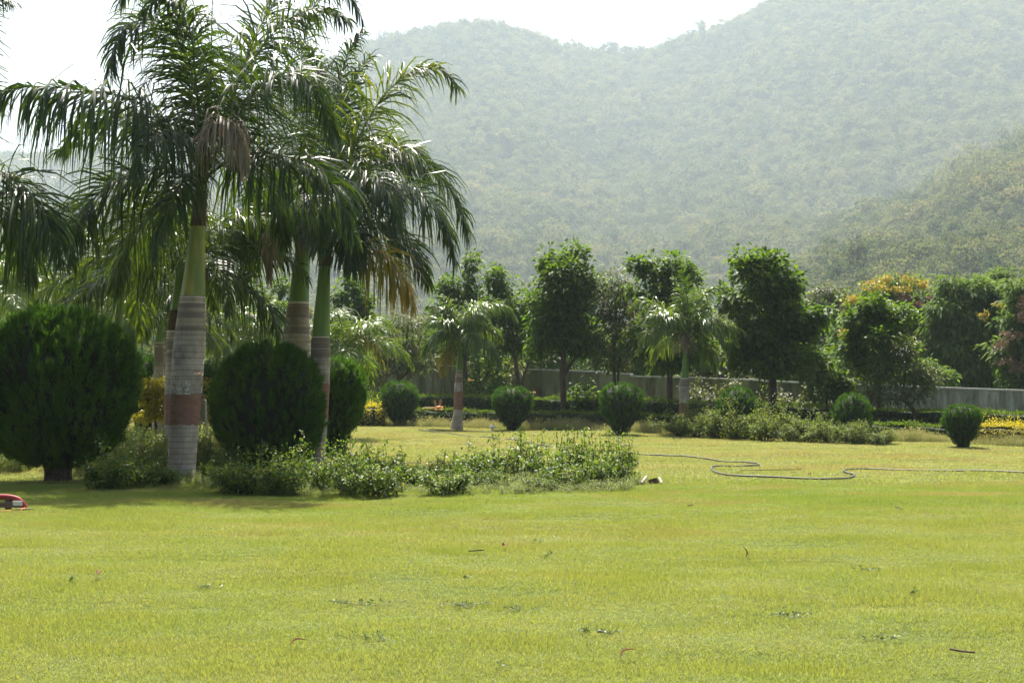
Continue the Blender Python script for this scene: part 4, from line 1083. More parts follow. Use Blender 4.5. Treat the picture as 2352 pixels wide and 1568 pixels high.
TG = 'broad-leaved trees along the wall'
tree('broad_leaf_tree', 'broad-leaved tree with leaning thin trunk behind the short lawn palm', 58.0, [(1196, 960, 12), (1193, 890, 11), (1186, 840, 9), (1178, 760, 7)],
     [(1150, 645, 34, 32, 0), (1140, 700, 46, 45, .3), (1185, 720, 40, 50, -.3), (1160, 780, 42, 40, 0), (1205, 780, 34, 34, .3), (1110, 760, 30, 36, .2), (1215, 690, 22, 24, .2)], 'teak', 5100, 0.208, 0.136, TG, stems=[([(1196, 885), (1208, 850), (1222, 815)], 6)])
tree('broad_leaf_tree', 'tall spiky-topped tree showing above the short lawn palm fronds', 58.6, [(1070, 950, 12), (1068, 860, 10), (1066, 740, 7)],
     [(1078, 615, 15, 32, 0), (1060, 665, 34, 34, 0), (1025, 655, 22, 24, .2), (1040, 715, 44, 42, .4), (1088, 710, 34, 44, -.2), (1060, 790, 50, 46, .3), (1120, 820, 30, 30, 0)], 'teak', 5100, 0.200, 0.120, TG)
tree('broad_leaf_tree', 'large dark rounded tree with straight brown trunk forking low, centre of the row', 53.3, [(1294, 952, 16), (1294, 900, 14), (1292, 855, 14), (1298, 780, 10)],
     [(1262, 615, 34, 36, 0), (1318, 608, 44, 40, .2), (1352, 650, 34, 40, 0), (1290, 660, 62, 50, -.4), (1262, 720, 54, 46, 0), (1330, 725, 56, 50, -.3), (1290, 780, 74, 40, 0), (1352, 790, 40, 34, .3), (1240, 790, 36, 32, .2)], 'teak', 9900, 0.216, 0.136, TG, stems=[([(1296, 862), (1312, 835), (1340, 800)], 9)])
tree('narrow_leaf_tree', 'grey-green narrow-leaved tree on twin thin trunks right of the large rounded tree', 52.2, [(1411, 945, 9), (1411, 860, 8), (1408, 770, 6)],
     [(1418, 650, 30, 36, .2), (1400, 700, 36, 40, 0), (1440, 690, 26, 36, .3), (1412, 755, 46, 44, 0), (1395, 815, 40, 40, 0), (1432, 815, 34, 36, .2)], 'mango', 4200, .20, .06, TG, stems=[([(1420, 945), (1420, 860), (1428, 790)], 7)])
tree('broad_leaf_tree', 'bright-topped broad-leaved tree directly behind the clump palm', 51.2, [(1540, 965, 14), (1538, 860, 13), (1535, 780, 9)],
     [(1490, 625, 36, 30, 0), (1545, 615, 40, 32, .2), (1575, 650, 30, 34, 0), (1500, 680, 52, 46, 0), (1560, 720, 56, 50, .3), (1500, 760, 52, 46, .3), (1535, 815, 70, 44, .2), (1610, 800, 40, 44, .3), (1470, 800, 30, 36, 0)], 'teak', 8400, 0.216, 0.136, TG)
tree('broad_leaf_tree', 'widest dark tree with pale sunlit leaves at its top and right shoulder', 48.2, [(1776, 958, 20), (1776, 900, 18), (1772, 850, 17), (1768, 790, 12)],
     [(1722, 602, 32, 28, 0), (1772, 606, 40, 30, 0), (1750, 650, 58, 44, -.3), (1702, 695, 40, 40, .2), (1790, 690, 56, 46, 0), (1740, 745, 72, 54, -.4), (1830, 735, 50, 46, 0), (1872, 735, 32, 30, .1), (1700, 810, 50, 42, .2), (1770, 820, 80, 46, -.2), (1850, 800, 46, 40, .2)], 'teak', 12900, 0.224, 0.144, TG)
tree('broad_leaf_tree', 'round-crowned young tree on a slim straight trunk near the grey wall', 45.8, [(2018, 975, 11), (2018, 930, 10), (2020, 880, 10), (2018, 820, 8)],
     [(2010, 712, 40, 26, 0), (2050, 735, 34, 30, 0), (1985, 750, 40, 36, .2), (2030, 780, 56, 48, -.3), (1970, 800, 30, 32, 0), (2060, 800, 34, 40, 0), (2005, 840, 46, 36, 0)], 'teak', 7200, 0.192, 0.120, TG)
tree('narrow_leaf_tree', 'olive-coloured small tree with crooked trunk leaning before the grey wall', 44.4, [(2110, 985, 14), (2103, 955, 12), (2090, 932, 9), (2066, 912, 6)],
     [(2085, 800, 34, 34, 0), (2060, 850, 46, 40, 0), (2110, 850, 30, 34, .2), (2030, 905, 40, 32, 0), (2090, 900, 46, 30, 0), (2135, 880, 22, 26, -.2), (1998, 900, 18, 28, 0)], 'mango', 3600, .17, .05, TG)
tree('young_tree', 'thin sapling with drooping dark leaves before the wall, right of the widest tree', 46.5, [(1900, 975, 6), (1899, 930, 5), (1896, 870, 4)],
     [(1890, 825, 30, 28, 0), (1880, 865, 34, 34, 0), (1920, 880, 24, 26, 0), (1895, 905, 38, 28, 0), (1940, 890, 20, 16, 0)], 'teak', 1100, .19, .11)
tree('narrow_leaf_tree', 'small mango-like tree with low forked trunk against the mossy wall', 60, [(916, 965, 14), (915, 890, 13), (916, 868, 12), (912, 845, 8)],
     [(905, 790, 44, 36, 0), (950, 800, 36, 36, 0), (870, 820, 34, 34, 0), (925, 840, 36, 26, -.3), (975, 835, 24, 26, 0), (880, 860, 30, 22, 0), (940, 745, 36, 26, .3)], 'mango', 3400, .22, .065, stems=[([(918, 872), (938, 850), (948, 825)], 6)])
tree('broad_leaf_tree', 'dark bushy tree showing between the slim palm and the young palm fronds', 64, [(815, 960, 12), (815, 850, 10), (814, 720, 6)],
     [(812, 655, 26, 24, 0), (805, 690, 34, 32, 0), (835, 705, 26, 28, 0), (815, 740, 40, 36, 0), (850, 765, 40, 36, .2), (780, 770, 36, 36, .2)], 'teak', 2600, .25, .15)
tree('broad_leaf_tree', 'bushy tree glimpsed under the fronds between main and middle palm trunks', 62, [(600, 955, 12), (600, 850, 10), (602, 740, 6)],
     [(600, 690, 40, 36, 0), (640, 720, 44, 40, 0), (580, 750, 44, 40, 0), (620, 790, 52, 40, 0), (655, 660, 26, 30, .2), (545, 720, 36, 40, .4)], 'teak', 3200, .22, .12)
tree('broad_leaf_tree', 'dark tree at the far left edge below the hanging fronds', 62, [(40, 955, 14), (42, 800, 11), (44, 680, 8)],
     [(45, 560, 36, 40, 0), (20, 620, 46, 46, 0), (75, 630, 44, 46, .2), (40, 690, 64, 50, 0), (110, 700, 44, 46, .3)], 'teak', 3400, .24, .14)
tree('broad_leaf_tree', 'shaded tree behind the palms left of the main palm crownshaft', 66, [(210, 955, 14), (212, 800, 11), (212, 700, 8)],
     [(200, 640, 50, 46, 0), (255, 665, 50, 46, .2), (160, 690, 46, 46, 0), (215, 730, 66, 46, 0), (320, 690, 50, 46, .4), (290, 750, 60, 46, .3), (390, 730, 50, 50, .4)], 'teak', 4200, .24, .14)
GS = 'golden shrubs behind the main palm'
tree('golden_shrub', 'golden-leaved shrub glowing between the huge topiary and the main palm trunk', 32.5, [(360, 1044, 8), (358, 980, 7), (356, 930, 5)],
     [(338, 888, 24, 16, 0), (368, 892, 26, 18, -.1), (350, 915, 36, 26, 0), (390, 885, 18, 16, 0), (345, 950, 30, 28, .1), (380, 945, 30, 30, .1)], 'gold', 2600, .10, .07, GS, .2, .14, bark='stem', cat='shrub')
tree('golden_shrub', 'small yellow-green shrub just right of the main palm trunk', 38, [(474, 1020, 6), (474, 960, 5), (474, 920, 4)],
     [(474, 890, 14, 16, 0), (470, 925, 20, 22, 0), (480, 960, 20, 22, 0)], 'gold', 900, .09, .06, GS, .2, .12, bark='stem', cat='shrub')
# dark bushy trees that close the gaps beyond the wall
for (u, y, v, ru, rv, mt, lab) in [(985, 69, 800, 70, 44, 'teak', 'dark bushy tree beyond the mossy wall left of the short lawn palm'), (1120, 72, 790, 74, 52, 'mango', 'dark bushy tree beyond the wall step behind the leaning thin trunk'),
        (1240, 70, 800, 70, 46, 'teak', 'dark bushy tree beyond the wall left of the forked tree'), (1365, 72, 795, 70, 54, 'feather', 'dark bushy tree beyond the wall behind the twin thin trunks'),
        (1470, 68, 805, 66, 48, 'teak', 'dark bushy tree beyond the wall left of the clump palm'), (1640, 66, 815, 76, 48, 'mango', 'dark bushy tree beyond the wall right of the clump palm'),
        (1735, 68, 825, 70, 44, 'feather', 'dark bushy tree beyond the wall behind the widest tree trunk'), (1850, 64, 838, 66, 40, 'teak', 'dark bushy tree beyond the wall right of the widest tree')]:
    tree('bushy_tree', lab, y, [(u, 960, 12), (u + 4, 880, 10), (u + 2, v + 10, 7)],
         [(u - ru * .55, v + 8, ru * .55, rv * .8, 0), (u + ru * .55, v + 12, ru * .55, rv * .75, .3), (u + rng.normal() * 10, v - rv * .35, ru * .5, rv * .7, 0), (u, v + rv * .6, ru * .9, rv * .6, -.3), (u - ru * .6, v + rv * 1.05, ru * .7, rv * .5, .2), (u + ru * .7, v + rv * 1.05, ru * .7, rv * .5, .1)], mt, 3600, .24, .12, 'bushy trees beyond the wall', .3)
# beyond the wall, right
tree('copper_pod_tree', 'big tree beyond the wall topped with yellow blossom and reddish pods', 66, [(2040, 960, 22), (2042, 850, 20), (2046, 740, 13)],
     [(2030, 668, 60, 26, 0), (2075, 655, 40, 22, .4), (1965, 700, 40, 34, 0), (2110, 700, 56, 40, -.3), (2040, 720, 70, 40, -.4), (1945, 770, 40, 46, .3), (2120, 770, 60, 50, 0), (2020, 800, 70, 54, .2), (2140, 830, 60, 50, .4), (1950, 850, 50, 46, .3), (2050, 870, 70, 40, .3)], 'feather', 12500, .34, .12, 'flowering trees beyond the wall', .5,
     extra=[('blossom', 'flower', [(2090, 645, 26, 10, -.8), (2040, 646, 22, 8, -.8), (2000, 658, 26, 10, -1), (1975, 690, 26, 12, -1), (2010, 668, 30, 10, -1.2), (1952, 700, 16, 14, -1.1), (2120, 660, 20, 7, -1), (1940, 770, 9, 8, -1), (1960, 805, 12, 9, -1.2), (2070, 668, 20, 8, -1.2)], 120, .15, .09),
            ('seed_pods', 'pod', [(2140, 690, 26, 12, -1.5), (2105, 712, 22, 14, -1.7), (2165, 675, 20, 8, -1.4), (2075, 690, 16, 10, -1.4), (1945, 720, 10, 8, -1.2)], 170, .15, .06)])
tree('feathery_tree', 'tall feathery-leaved tree with drooping sprays beyond the grey wall', 62, [(2230, 960, 22), (2228, 860, 19), (2224, 760, 13)],
     [(2190, 668, 40, 30, 0), (2240, 665, 46, 30, 0), (2280, 690, 46, 36, .2), (2180, 730, 54, 46, -.3), (2250, 740, 64, 50, -.4), (2310, 750, 46, 46, 0), (2170, 800, 54, 46, 0), (2235, 820, 62, 46, -.6), (2300, 830, 56, 46, -.2), (2185, 860, 46, 40, -.3), (2260, 870, 60, 36, -.2)], 'feather', 13500, .36, .12, 'flowering trees beyond the wall', .55,
     extra=[('blossom', 'flower', [(2296, 705, 9, 5, -1.3), (2262, 728, 7, 5, -1.6)], 60, .14, .09)])
tree('thin_topped_tree', 'sparse flat-topped tree poking above the feathery tree', 72, [(2286, 960, 14), (2288, 800, 10), (2292, 690, 6)],
     [(2290, 632, 30, 12, 0), (2262, 650, 20, 10, 0), (2318, 656, 18, 10, 0), (2300, 660, 24, 12, 0)], 'feather', 900, .30, .10, None, .3)
tree('copper_pod_tree', 'feathery tree with hanging reddish pods at the right edge beyond the wall', 58, [(2375, 960, 22), (2374, 860, 19), (2370, 760, 14)],
     [(2350, 680, 50, 40, 0), (2390, 720, 50, 46, 0), (2340, 750, 46, 46, -.2), (2380, 800, 56, 50, -.3), (2330, 820, 40, 44, -.3), (2350, 870, 50, 36, -.2), (2400, 870, 50, 40, 0)], 'feather', 8000, .34, .11, 'flowering trees beyond the wall', .5,
     extra=[('seed_pods', 'pod', [(2342, 735, 22, 22, -1.3), (2320, 775, 24, 16, -1.4), (2302, 800, 18, 18, -1.2), (2350, 705, 14, 24, -1.2), (2308, 835, 20, 10, -1.1), (2340, 850, 16, 10, -1.2)], 110, .16, .05)])
tree('flat_topped_tree', 'far olive flat-topped tree left of the yellow-flowered one', 84, [(1870, 945, 16), (1870, 800, 13), (1872, 740, 9)],
     [(1870, 695, 40, 20, 0), (1910, 705, 34, 20, 0), (1840, 720, 34, 22, 0), (1885, 745, 56, 26, 0), (1920, 790, 40, 40, .3), (1880, 820, 50, 40, .2), (1945, 690, 40, 20, .3), (1900, 672, 34, 16, .2), (1925, 740, 50, 30, .1), (1820, 760, 44, 34, .2)], 'olive', 9000, .30, .12, None, .3)
tree('copper_pod_tree', 'dark green bushy tree beyond the wall under the yellow blossom, behind the sapling', 70, [(1945, 950, 14), (1945, 850, 12), (1946, 800, 8)],
     [(1930, 790, 40, 40, 0), (1960, 840, 44, 40, 0), (1915, 845, 36, 36, 0), (1990, 870, 40, 26, 0)], 'feather', 2400, .30, .11, None, .4)
tree('bushy_tree', 'low rounded green tree peeping over the wall below the round-crowned young tree', 56, [(2130, 950, 12), (2130, 890, 9), (2130, 860, 6)],
     [(2125, 855, 34, 26, 0), (2160, 870, 30, 22, 0), (2095, 872, 30, 20, 0)], 'feather', 1500, .26, .1, None, .4)

# ------------------------------------------------------------------ weeds and long dry grass
M['dry'] = leaf_mat('dry_grass_blade', (0.12, 0.16, 0.05), (0.34, 0.32, 0.16), .4, .6, (1.4, 1.35, .8))
def tall_tuft(nb, h, w, seeds, lean=.25):
    g = Geo()
    B = np.zeros((nb, 3)); B[:, :2] = rng.normal(size=(nb, 2)) * .07
    D = nrm(np.array([0, 0, 1.0]) + rng.normal(size=(nb, 3)) * lean * np.array([1, 1, .2])); hh = h * (.4 + .75 * rng.random(nb))
    blades(g, B, D, rdir(nb) * np.array([1, 1, .1]), hh, w, .7, 3, rng.random(nb), 0, (1, .9, .7, .1))
    k = rng.integers(0, nb, seeds)
    Bs = B[k] + D[k] * hh[k][:, None] * .86
    leaves(g, Bs, D[k] + rdir(seeds) * .4, rdir(seeds), .07, .012, .75 + .25 * rng.random(seeds))
    return g.mesh('tall_grass_tuft', [M['dry']])
tall_src = [tall_tuft(46, .34, .006, 26) for _ in range(4)]
def strip(n, ua, va, ub, vb, ue=None):
    q = rng.random(n); u = ua + (ub - ua) * q; v = va + (vb - va) * q
    return u, v
u1 = 935 + (1540 - 935) * rng.random(2600); y1 = np.interp(u1, [935, 1540], [53.6, 46.2]) + rng.random(2600) ** .8 * 3.0
u2 = 2030 + (2750 - 2030) * rng.random(2700); y2 = np.interp(u2, [2030, 2420, 2750], [40.0, 35.6, 32.4]) + rng.random(2700) * 1.9
u3 = 840 + 100 * rng.random(200); y3 = 53.8 + rng.random(200) * 2
U = np.concatenate([u1, u2, u3]); Y = np.concatenate([y1, y2, y3]); n = len(U)
X = (U - CX) * Y / F
rot = np.zeros((n, 3)); rot[:, 2] = rng.random(n) * 6.28
s = (.35 + .85 * rng.random(n) ** 1.4) * (.45 + 1.0 * vnoise(X * .9, Y * .9))
scatter('dry_grass', np.stack([X, Y, 0 * X - .01], -1), rot, np.stack([s, s, s], -1), rng.integers(0, 4, n), tall_src)

def weed_piece(h, n, ll):
    g = Geo()
    k = 7
    B0, D0 = [], []
    for q in range(k):
        d = nrm(np.array([rng.normal() * .3, rng.normal() * .3, 1])); b = np.array([rng.normal() * .08, rng.normal() * .08, 0]); L = h * (.5 + .6 * rng.random())
        tube(g, [b, b + d * L * .5, b + d * L + rng.normal(size=3) * .04], [.006, .005, .003], 4, .3)
        for m in range(n // k): B0.append(b + d * L * (.15 + .85 * rng.random())); D0.append(rdir(1)[0] + d * .4)
    n = len(B0); B = np.array(B0) + rng.normal(size=(n, 3)) * .05
    leaves(g, B, np.array(D0), rdir(n) * .5 + np.array([0, 0, 1]), ll * (.6 + .8 * rng.random(n)), ll * .5, rng.random(n))
    return g.mesh('weed_piece', [M['weed']])
weed_src = [weed_piece(.62, 230, .042) for _ in range(4)] + [tall_tuft(60, .55, .007, 60, .35) for _ in range(2)]
pu, py = [], []
def weed_area(n, ua, ub, ya, yb):
    pu.append(ua + (ub - ua) * rng.random(n)); py.append(ya + (yb - ya) * rng.random(n))
weed_area(230, 290, 400, 26.5, 33); weed_area(200, 440, 560, 26.8, 34); weed_area(130, -60, 60, 26, 33); weed_area(120, 180, 300, 25.5, 31); weed_area(60, 60, 200, 28.5, 33)
U = np.concatenate(pu); Y = np.concatenate(py); n = len(U); X = (U - CX) * Y / F
rot = np.zeros((n, 3)); rot[:, 2] = rng.random(n) * 6.28; s = .55 + .75 * rng.random(n)
scatter('weeds', np.stack([X, Y, 0 * X - .01], -1), rot, np.stack([s, s, s], -1), rng.choice([0, 1, 2, 3, 0, 1, 2, 3, 4, 5], n), weed_src)
# low ground cover under the roses
q = rng.random(900) * 2 - 1; edge = np.sqrt(np.clip(1 - np.abs(q) ** 6, 0, 1))
U = np.concatenate([960 + 505 * q, 205 + 230 * rng.random(130)])
V = np.concatenate([1112 + (rng.random(900) - .45) * 46 * edge, 1128 - 34 * rng.random(130)])
Y = gy(V); X = (U - CX) * Y / F; n = len(U)
rot = np.zeros((n, 3)); rot[:, 2] = rng.random(n) * 6.28; s = .14 + .22 * rng.random(n) ** 1.6
scatter('ground_cover', np.stack([X, Y, 0 * X - .01], -1), rot, np.stack([s * 1.5, s * 1.5, s], -1), rng.integers(0, 4, n), weed_src)

# ------------------------------------------------------------------ concrete posts with chain link, hose, small things
M['concrete'] = surf_mat('weathered_concrete', [(0.3, (0.17, 0.155, 0.12)), (0.7, (0.30, 0.28, 0.23))], 6, .9, .4, 20)
M['wire'] = surf_mat('rusty_wire', [(0.3, (0.06, 0.045, 0.035)), (0.7, (0.13, 0.10, 0.08))], 10, .7)
yf = 33.0
fence = thing('chain_link_fence', 'old chain-link fence on stubby concrete posts, half lost in weeds right of the main palm', 'fence', ((463 - CX) * yf / F, yf, 0))
for (u, vt, w) in [(463, 917, 21), (516, 984, 15)]:
    c = P(u, vt, yf); hw = w * yf / F / 2
    g = Geo()
    V = [(c[0] + sx * hw * k, yf + sy * hw * k, z) for z, k in ((-.1, 1.0), (c[2] - .03, .95), (c[2], .86)) for sx, sy in ((-1, -1), (1, -1), (1, 1), (-1, 1))]
    q = [(4 * l + a, 4 * l + (a + 1) % 4, 4 * l + 4 + (a + 1) % 4, 4 * l + 4 + a) for l in range(2) for a in range(4)] + [(8, 9, 10, 11)]
    g.add(V, q)
    g.build('post', [M['concrete']], fence, fence.location, False)
c = P(463, 917, yf); g = Geo(); tube(g, [c, c + np.array([.03, 0, .10])], .035, 6); g.build('post_stub', [M['wire']], fence, fence.location)
g = Geo()
xa, xb = (395 - CX) * yf / F, (560 - CX) * yf / F
for k in range(26):
    x0 = xa + (xb - xa) * k / 26
    for sg in (-1, 1):
        pts = [(x0 + sg * .055 * (m % 2) + .0, yf - .12 - .004 * sg, .05 + m * .085) for m in range(14)]
        tube(g, pts, .0028, 3, cap=False)
g.build('chain_link', [M['wire']], fence, fence.location)

M['hose'] = surf_mat('dusty_black_hose', [(0.3, (0.025, 0.026, 0.026)), (0.6, (0.06, 0.06, 0.055)), (0.8, (0.14, 0.135, 0.12))], 3, .5, spec=.4)
hp = [(3000, 1112), (2700, 1106), (2500, 1099), (2352, 1093), (2200, 1087), (2060, 1083), (1985, 1081), (1950, 1082), (1938, 1085), (1945, 1090), (1962, 1093), (1950, 1097), (1900, 1099), (1780, 1097), (1690, 1094), (1650, 1089), (1634, 1083), (1645, 1079), (1700, 1076), (1735, 1074), (1742, 1071), (1715, 1066),
      (1600, 1056), (1480, 1047), (1360, 1037), (1240, 1022), (1180, 1015), (1110, 1008), (1040, 1000), (985, 994), (962, 990.5), (966, 988.8), (1000, 990.2), (1080, 991.5), (1125, 990)]
pts = np.array([G(u, v) + np.array([0, 0, .03]) for u, v in hp])
c = catmull(pts, 400)
dd = rng.normal(size=400)
c[:, 2] = ground_z(c[:, 0], c[:, 1]) + .024 + .012 * vnoise(np.arange(400) * .13, np.zeros(400))
g = Geo(); tube(g, c, .0165 * (1 + .06 * np.sin(np.arange(400) * .9)), 8)
o = g.build('garden_hose', [M['hose']]); o.data.transform(__import__('mathutils').Matrix.Translation(-Vector(c[0]))); o.location = Vector(c[0])
tag(o, 'long dusty black hose snaking in loops across the far lawn', 'hose')

M['white_plastic'] = surf_mat('white_plastic', [(0.3, (0.55, 0.53, 0.50)), (0.7, (0.80, 0.79, 0.76))], 15, .5)
M['peeled'] = surf_mat('peeled_pale_wood', [(0.3, (0.36, 0.31, 0.25)), (0.7, (0.56, 0.51, 0.44))], 15, .8)
M['brown'] = surf_mat('rusty_brown', [(0.3, (0.06, 0.035, 0.025)), (0.7, (0.15, 0.09, 0.065))], 15, .8)
b = G(1131, 991)
t = thing('sprinkler_head', 'small white sprinkler head at the hose end by the short lawn palm', 'sprinkler', b)
g = Geo(); lathe_line(g, [((0, 0, -.02), .03), ((0, 0, .10), .03), ((0, 0, .105), .075), ((0, 0, .18), .085), ((0, 0, .22), .05), ((0, 0, .225), .002)], 12)
g.build('body', [M['white_plastic']], t)
g = Geo(); tube(g, [(-.03, 0, .20), (.06, -.03, .25)], [.018, .012], 6); g.build('nozzle', [M['hose']], t)

# litter at the right end of the rose bed
def stick(name, label, cat, a, b, r, mat, group=None, sides=9):
    a = np.array(a); b = np.array(b)
    t = tag(bpy.data.objects.new(name, None), label, cat, group)
    g = Geo(); c0 = (a + b) / 2
    tube(g, catmull([a - c0, (a + b) / 2 - c0 + rng.normal(size=3) * r * .25, b - c0], 9), np.linspace(r, r * .9, 9) * (1 + .06 * rng.normal(size=9)), sides)
    bpy.data.objects.remove(t)
    o = g.build(name, [mat]); o.location = Vector(c0)
    return tag(o, label, cat, group)
a = G(1473, 1114); b = G(1485, 1111) + np.array([0, .1, .11])
stick('cut_stick', 'thick pale peeled stick leaning at the end of the rose bed', 'stick', a + np.array([0, 0, .03]), b, .025, M['peeled'])
a = G(1514, 1109) + np.array([0, 0, .085]); b = G(1520, 1112) + np.array([0, 0, .02])
stick('cut_stick', 'short pale stick stub right of the brown bark piece', 'stick', a, b, .018, M['peeled'])
b = G(1503, 1112)
g = Geo()
V = [(-.075, 0, 0), (.075, .02, 0), (.08, .09, 0), (-.07, .09, 0), (-.08, -.01, .085), (.05, .01, .105), (.07, .10, .09), (-.07, .10, .07), (0, -.03, .05), (.10, .05, .03)]
g.add(V, [(0, 3, 2, 1), (4, 5, 6, 7), (1, 2, 6, 5), (2, 3, 7, 6), (3, 0, 4, 7), (0, 8, 5, 4)]); g.add(V, [(0, 1, 8), (1, 5, 8), (1, 9, 5)])
o = g.build('bark_piece', [M['brown']], smooth=False); o.location = Vector(b); o.rotation_euler = (0, 0, .2)
tag(o, 'dark brown bark piece lying between two pale sticks on the lawn', 'bark')
for (ua, va, ub, vb, lab) in [(1470, 1108, 1490, 1107, 'thin dark twig behind the thick pale stick'), (1486, 1110, 1500, 1114, 'thin dark twig beside the brown bark piece'), (1077, 1275.5, 1110, 1273, 'straight dark stick lying on the open lawn, centre'),
        (2182, 1507, 2238, 1515, 'long thin dark stick on the lawn at the lower right'), (1580, 1168, 1592, 1166.5, 'tiny dark twig on the lawn below the hose'), (2056, 1170, 2074, 1177, 'pale thin stalk on the lawn under the hose, right'), (1840, 1083, 1700, 1085.5, 'dry stalk lying inside the hose loop')]:
    za = np.array([0, 0, .045])
    stick('twig', lab, 'twig', G(ua, va) + za, G(ub, vb) + za, .007, M['stem'], 'twigs lying on the lawn', 5)

# red tube frame at the left edge
b = G(10, 1176)
M['red'] = surf_mat('chipped_red_paint', [(0.3, (0.26, 0.022, 0.025)), (0.7, (0.36, 0.05, 0.045)), (0.9, (0.22, 0.08, 0.06))], 8, .6)
M['orange'] = surf_mat('orange_red_plastic', [(0.3, (0.52, 0.13, 0.07)), (0.7, (0.62, 0.20, 0.12))], 8, .5)
M['plank'] = surf_mat('grey_wood', [(0.3, (0.10, 0.07, 0.055)), (0.7, (0.20, 0.15, 0.12))], 6, .85, .4, 30, (.4, 4, 4))
t = thing('toy_seesaw', 'low frame of curved red tube, dark post and grey plank at the left edge', 'play equipment', b)
s = gy(1176) / F
def q(u, v, d=0.0): return np.array([(u - 10) * s, d, (1176 - v) * s])
g = Geo(); tube(g, catmull([q(-90, 1142), q(-30, 1140), q(18, 1141), q(40, 1146), q(52, 1156), q(57, 1166)], 24), 6.5 * s, 10); g.build('red_tube', [M['red']], t)
g = Geo(); tube(g, catmull([q(-90, 1172, -.15), q(-20, 1173, -.15), q(40, 1172, -.13), q(62, 1168, -.06)], 20), 4.2 * s, 10); g.build('base_rail', [M['orange']], t)
g = Geo(); box(g, q(14, 1177, -.04), q(25, 1143, .04)); g.build('post', [M['brown']], t, smooth=False)
g = Geo(); box(g, q(-90, 1164, -.075), q(52, 1152, -.043)); g.build('plank', [M['plank']], t, smooth=False)
g = Geo(); box(g, q(36, 1159, -.10), q(56, 1148.5, -.078)); g.build('pale_cap', [M['white_plastic']], t, smooth=False)
g = Geo(); box(g, q(58, 1174, -.10), q(78, 1166, -.02)); g.build('foot', [M['plank']], t, smooth=False)

# ------------------------------------------------------------------ weeds and leaves on the lawn (each its own)
def sprig(n, r, h, ll):
    g = Geo(); B, D = [], []
    ax = rng.random() * 6.28
    for k in range(n):
        az = ax + rng.normal() * 1.3; st = np.array([rng.normal() * r * .5, rng.normal() * r * .25, .0]); L = r * (.3 + .8 * rng.random())
        d = np.array([math.cos(az), math.sin(az) * .6, .12 + .5 * rng.random()])
        en = st + d * L * np.array([1, 1, h / r])
        tube(g, [st, (st + en) / 2 + np.array([0, 0, .006]), en], .0016, 4, .2)
        for m in range(rng.integers(4, 9)):
            f = .1 + .9 * rng.random(); B.append(st + (en - st) * f + rng.normal(size=3) * .004 + np.array([0, 0, .006])); D.append(rdir(1)[0] * np.array([1, 1, .4]) + d * .6 + np.array([0, 0, .35]))
    m = len(B); leaves(g, np.array(B), np.array(D), rdir(m) * .8 + np.array([0, 0, 1]), ll * (.5 + .9 * rng.random(m)), ll * (.3 + .3 * rng.random()), rng.random(m))
    return g.mesh('lawn_weed', [M['weed_dark']])
kinds = [lambda: sprig(8, .11, .06, .024), lambda: sprig(16, .20, .05, .022), lambda: sprig(4, .05, .06, .022), lambda: sprig(3, .05, .09, .034)]
weeds = [(480, 1362, 0, 'dark weed sprig on the lower left lawn'), (845, 1383, 1, 'wide weed patch left of lower centre'), (1082, 1388, 1, 'widest flat weed patch at lower centre'), (1195, 1397, 0, 'weed tuft right of the widest flat patch'),
    (1395, 1462, 0, 'dark weed tuft, bottom centre right'), (1345, 1460, 2, 'small weed left of the bottom dark tuft'), (1810, 1424, 1, 'weed patch on the lower right lawn'), (2012, 1478, 0, 'weed sprig right of the lower right patch'), (1232, 1246, 2, 'round green weed near the brown seed on the lawn'),
    (1992, 1314, 0, 'flat weed on the right-hand lawn'), (1250, 1279, 3, 'upright leafy weed below the round green one'), (1074, 1336, 3, 'bright two-leaved weed at lower centre'), (156, 1345, 3, 'leaning weed at the lower left'),
    (1150, 1548, 2, 'dark sprig at the very bottom, centre'), (2092, 1375, 3, 'green leafy weed, right lawn'), (860, 1474, 0, 'weed sprig below the wide left-hand patch')]
for (u, v, k, lab) in weeds:
    o = bpy.data.objects.new('lawn_weed', kinds[k]()); col.objects.link(o)
    p = G(u, v); o.location = (p[0], p[1], float(ground_z(p[0], p[1])) + .014)
    tag(o, lab, 'weed', 'weeds in the lawn')
def dry_leaf(w, l):
    g = Geo(); c = catmull([(-l / 2, 0, .01), (-l * .1, .01, .035), (l / 2, -.01, .015)], 7)
    ww = w * np.array([.1, .7, 1, 1, .85, .5, .05])
    V = np.concatenate([[p + np.array([0, -k / 2, .35 * k]), p, p + np.array([0, k / 2, .25 * k])] for p, k in zip(c, ww)])
    q = [(3 * i + j, 3 * i + j + 1, 3 * i + j + 4, 3 * i + j + 3) for i in range(6) for j in range(2)]
    g.add(V, q, .5); return g.mesh('dry_leaf', [M['dead_leaf']])
M['dead_leaf'] = leaf_mat('dry_fallen_leaf', (0.13, 0.06, 0.035), (0.20, 0.11, 0.065), .15, .8, (1.2, 1, .8), .1)
dl = [dry_leaf(.05, .09), dry_leaf(.035, .12)]
for (u, v, k, rx, lab) in [(1160, 1264, 0, 0, 'curled brown seed head on the lawn right of the straight stick'), (1705, 1279, 1, 1.3, 'upright reddish-brown dry leaf on the right lawn'), (688, 1494, 1, .2, 'dark brown curled leaf on the lower left lawn'), (226, 1338, 0, .1, 'brownish leaf on the left lawn'), (1446, 1521, 1, .4, 'thin brown leaf low on the lawn, right of centre'), (1860, 1095, 0, 0, 'brown leaf near the hose loop')]:
    o = bpy.data.objects.new('fallen_leaf', dl[k]); col.objects.link(o)
    p = G(u, v); o.location = (p[0], p[1], float(ground_z(p[0], p[1])) + .035 + .03 * (rx > 1)); o.rotation_euler = (0, -rx, rng.random() * 6)
    tag(o, lab, 'leaf', 'fallen leaves on the lawn')

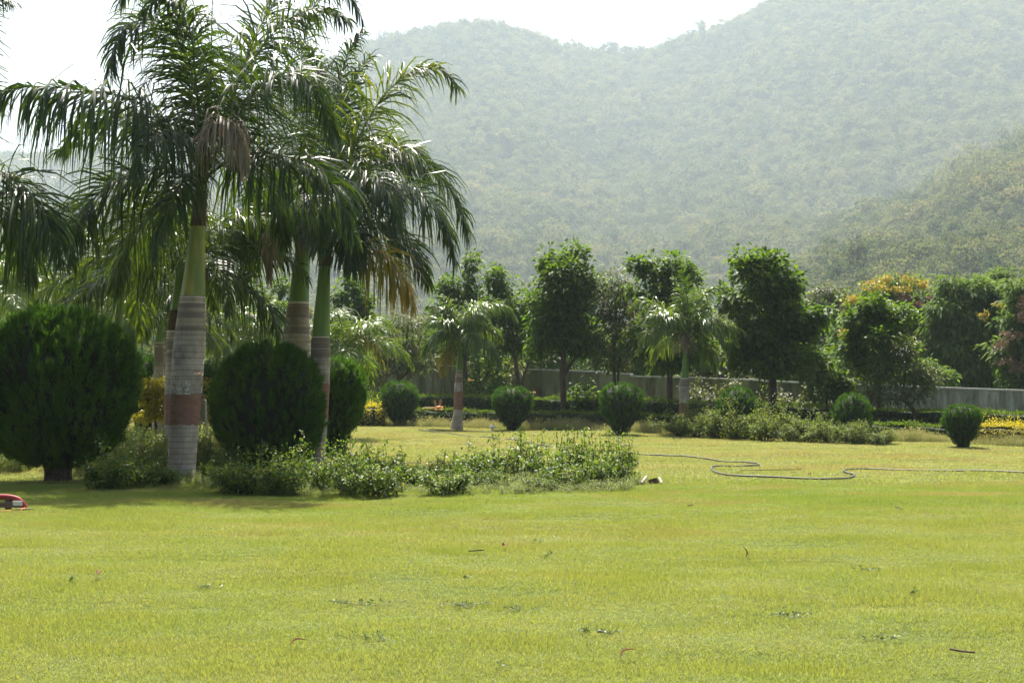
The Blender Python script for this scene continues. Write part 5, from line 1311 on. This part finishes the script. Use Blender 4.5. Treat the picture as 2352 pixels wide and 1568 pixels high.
# ------------------------------------------------------------------ dragonflies
M['fly'] = surf_mat('amber_insect_body', [(0.3, (0.42, 0.14, 0.015)), (0.7, (0.60, 0.26, 0.03))], 40, .4)
M['wing'] = leaf_mat('insect_wing', (0.20, 0.11, 0.05), (0.26, 0.15, 0.07), .5, .3, (1.0, 1, .8))
def dragonfly(label, u, v, y, yaw, ln=.065, up=.5):
    t = thing('dragonfly', label, 'dragonfly', P(u, v, y), 'dragonflies over the lawn')
    g = Geo(); lathe_rows = [(-.62, .018), (-.5, .032), (-.2, .03), (.0, .05), (.08, .10), (.22, .11), (.28, .07), (.31, .03)]
    tube(g, [(a * ln, 0, 0) for a, _ in lathe_rows], [r * ln for _, r in lathe_rows], 8); g.build('body', [M['fly']], t)
    g = Geo()
    for s in (-1, 1):
        c = np.array([.33 * ln, s * .06 * ln, .01 * ln]); th = np.linspace(0, math.pi, 5)
        tube(g, [c + np.array([math.cos(a) * .06 * ln, 0, 0]) for a in th], [.005 * ln + .055 * ln * math.sin(a) for a in th], 8)
    g.build('eyes', [M['fly']], t)
    for s in (-1, 1):
        for (x, sw, wl) in ((.2, .15, .62), (.06, -.12, .58)):
            g = Geo(); n = 8; f = np.linspace(0, 1, n); chord = ln * .8 * np.array([.05, .12, .15, .16, .17, .16, .13, .03])
            P0 = np.stack([x * ln + sw * ln * f * .6, s * ln * wl * f * .8, ln * up * wl * f], -1)
            V = np.concatenate([P0 + np.array([1, 0, 0]) * chord[:, None] * .4, P0 - np.array([1, 0, 0]) * chord[:, None] * .6])
            g.add(V, [(i, i + 1, n + i + 1, n + i) for i in range(n - 1)], .5)
            g.build('wing', [M['wing']], t)
    t.rotation_euler = (.55, 0, yaw)
    return t
dragonfly('largest orange dragonfly hovering left of the short lawn palm', 1000, 937, 5.6, .12, .085, .35)
dragonfly('small dragonfly against the main palm trunk above its brown band', 527, 858, 9.5, .5, .06, .3) if False else None
dragonfly('tiny orange dragonfly in front of the main palm trunk', 455, 858, 10.0, .5, .05, .4)
dragonfly('tiny dragonfly before the mossy wall right of the short lawn palm', 1080, 873, 11.0, 3.0, .05, .2)
dragonfly('tiny dragonfly above the second clipped bush', 1225, 901, 11.0, .2, .05, .25)
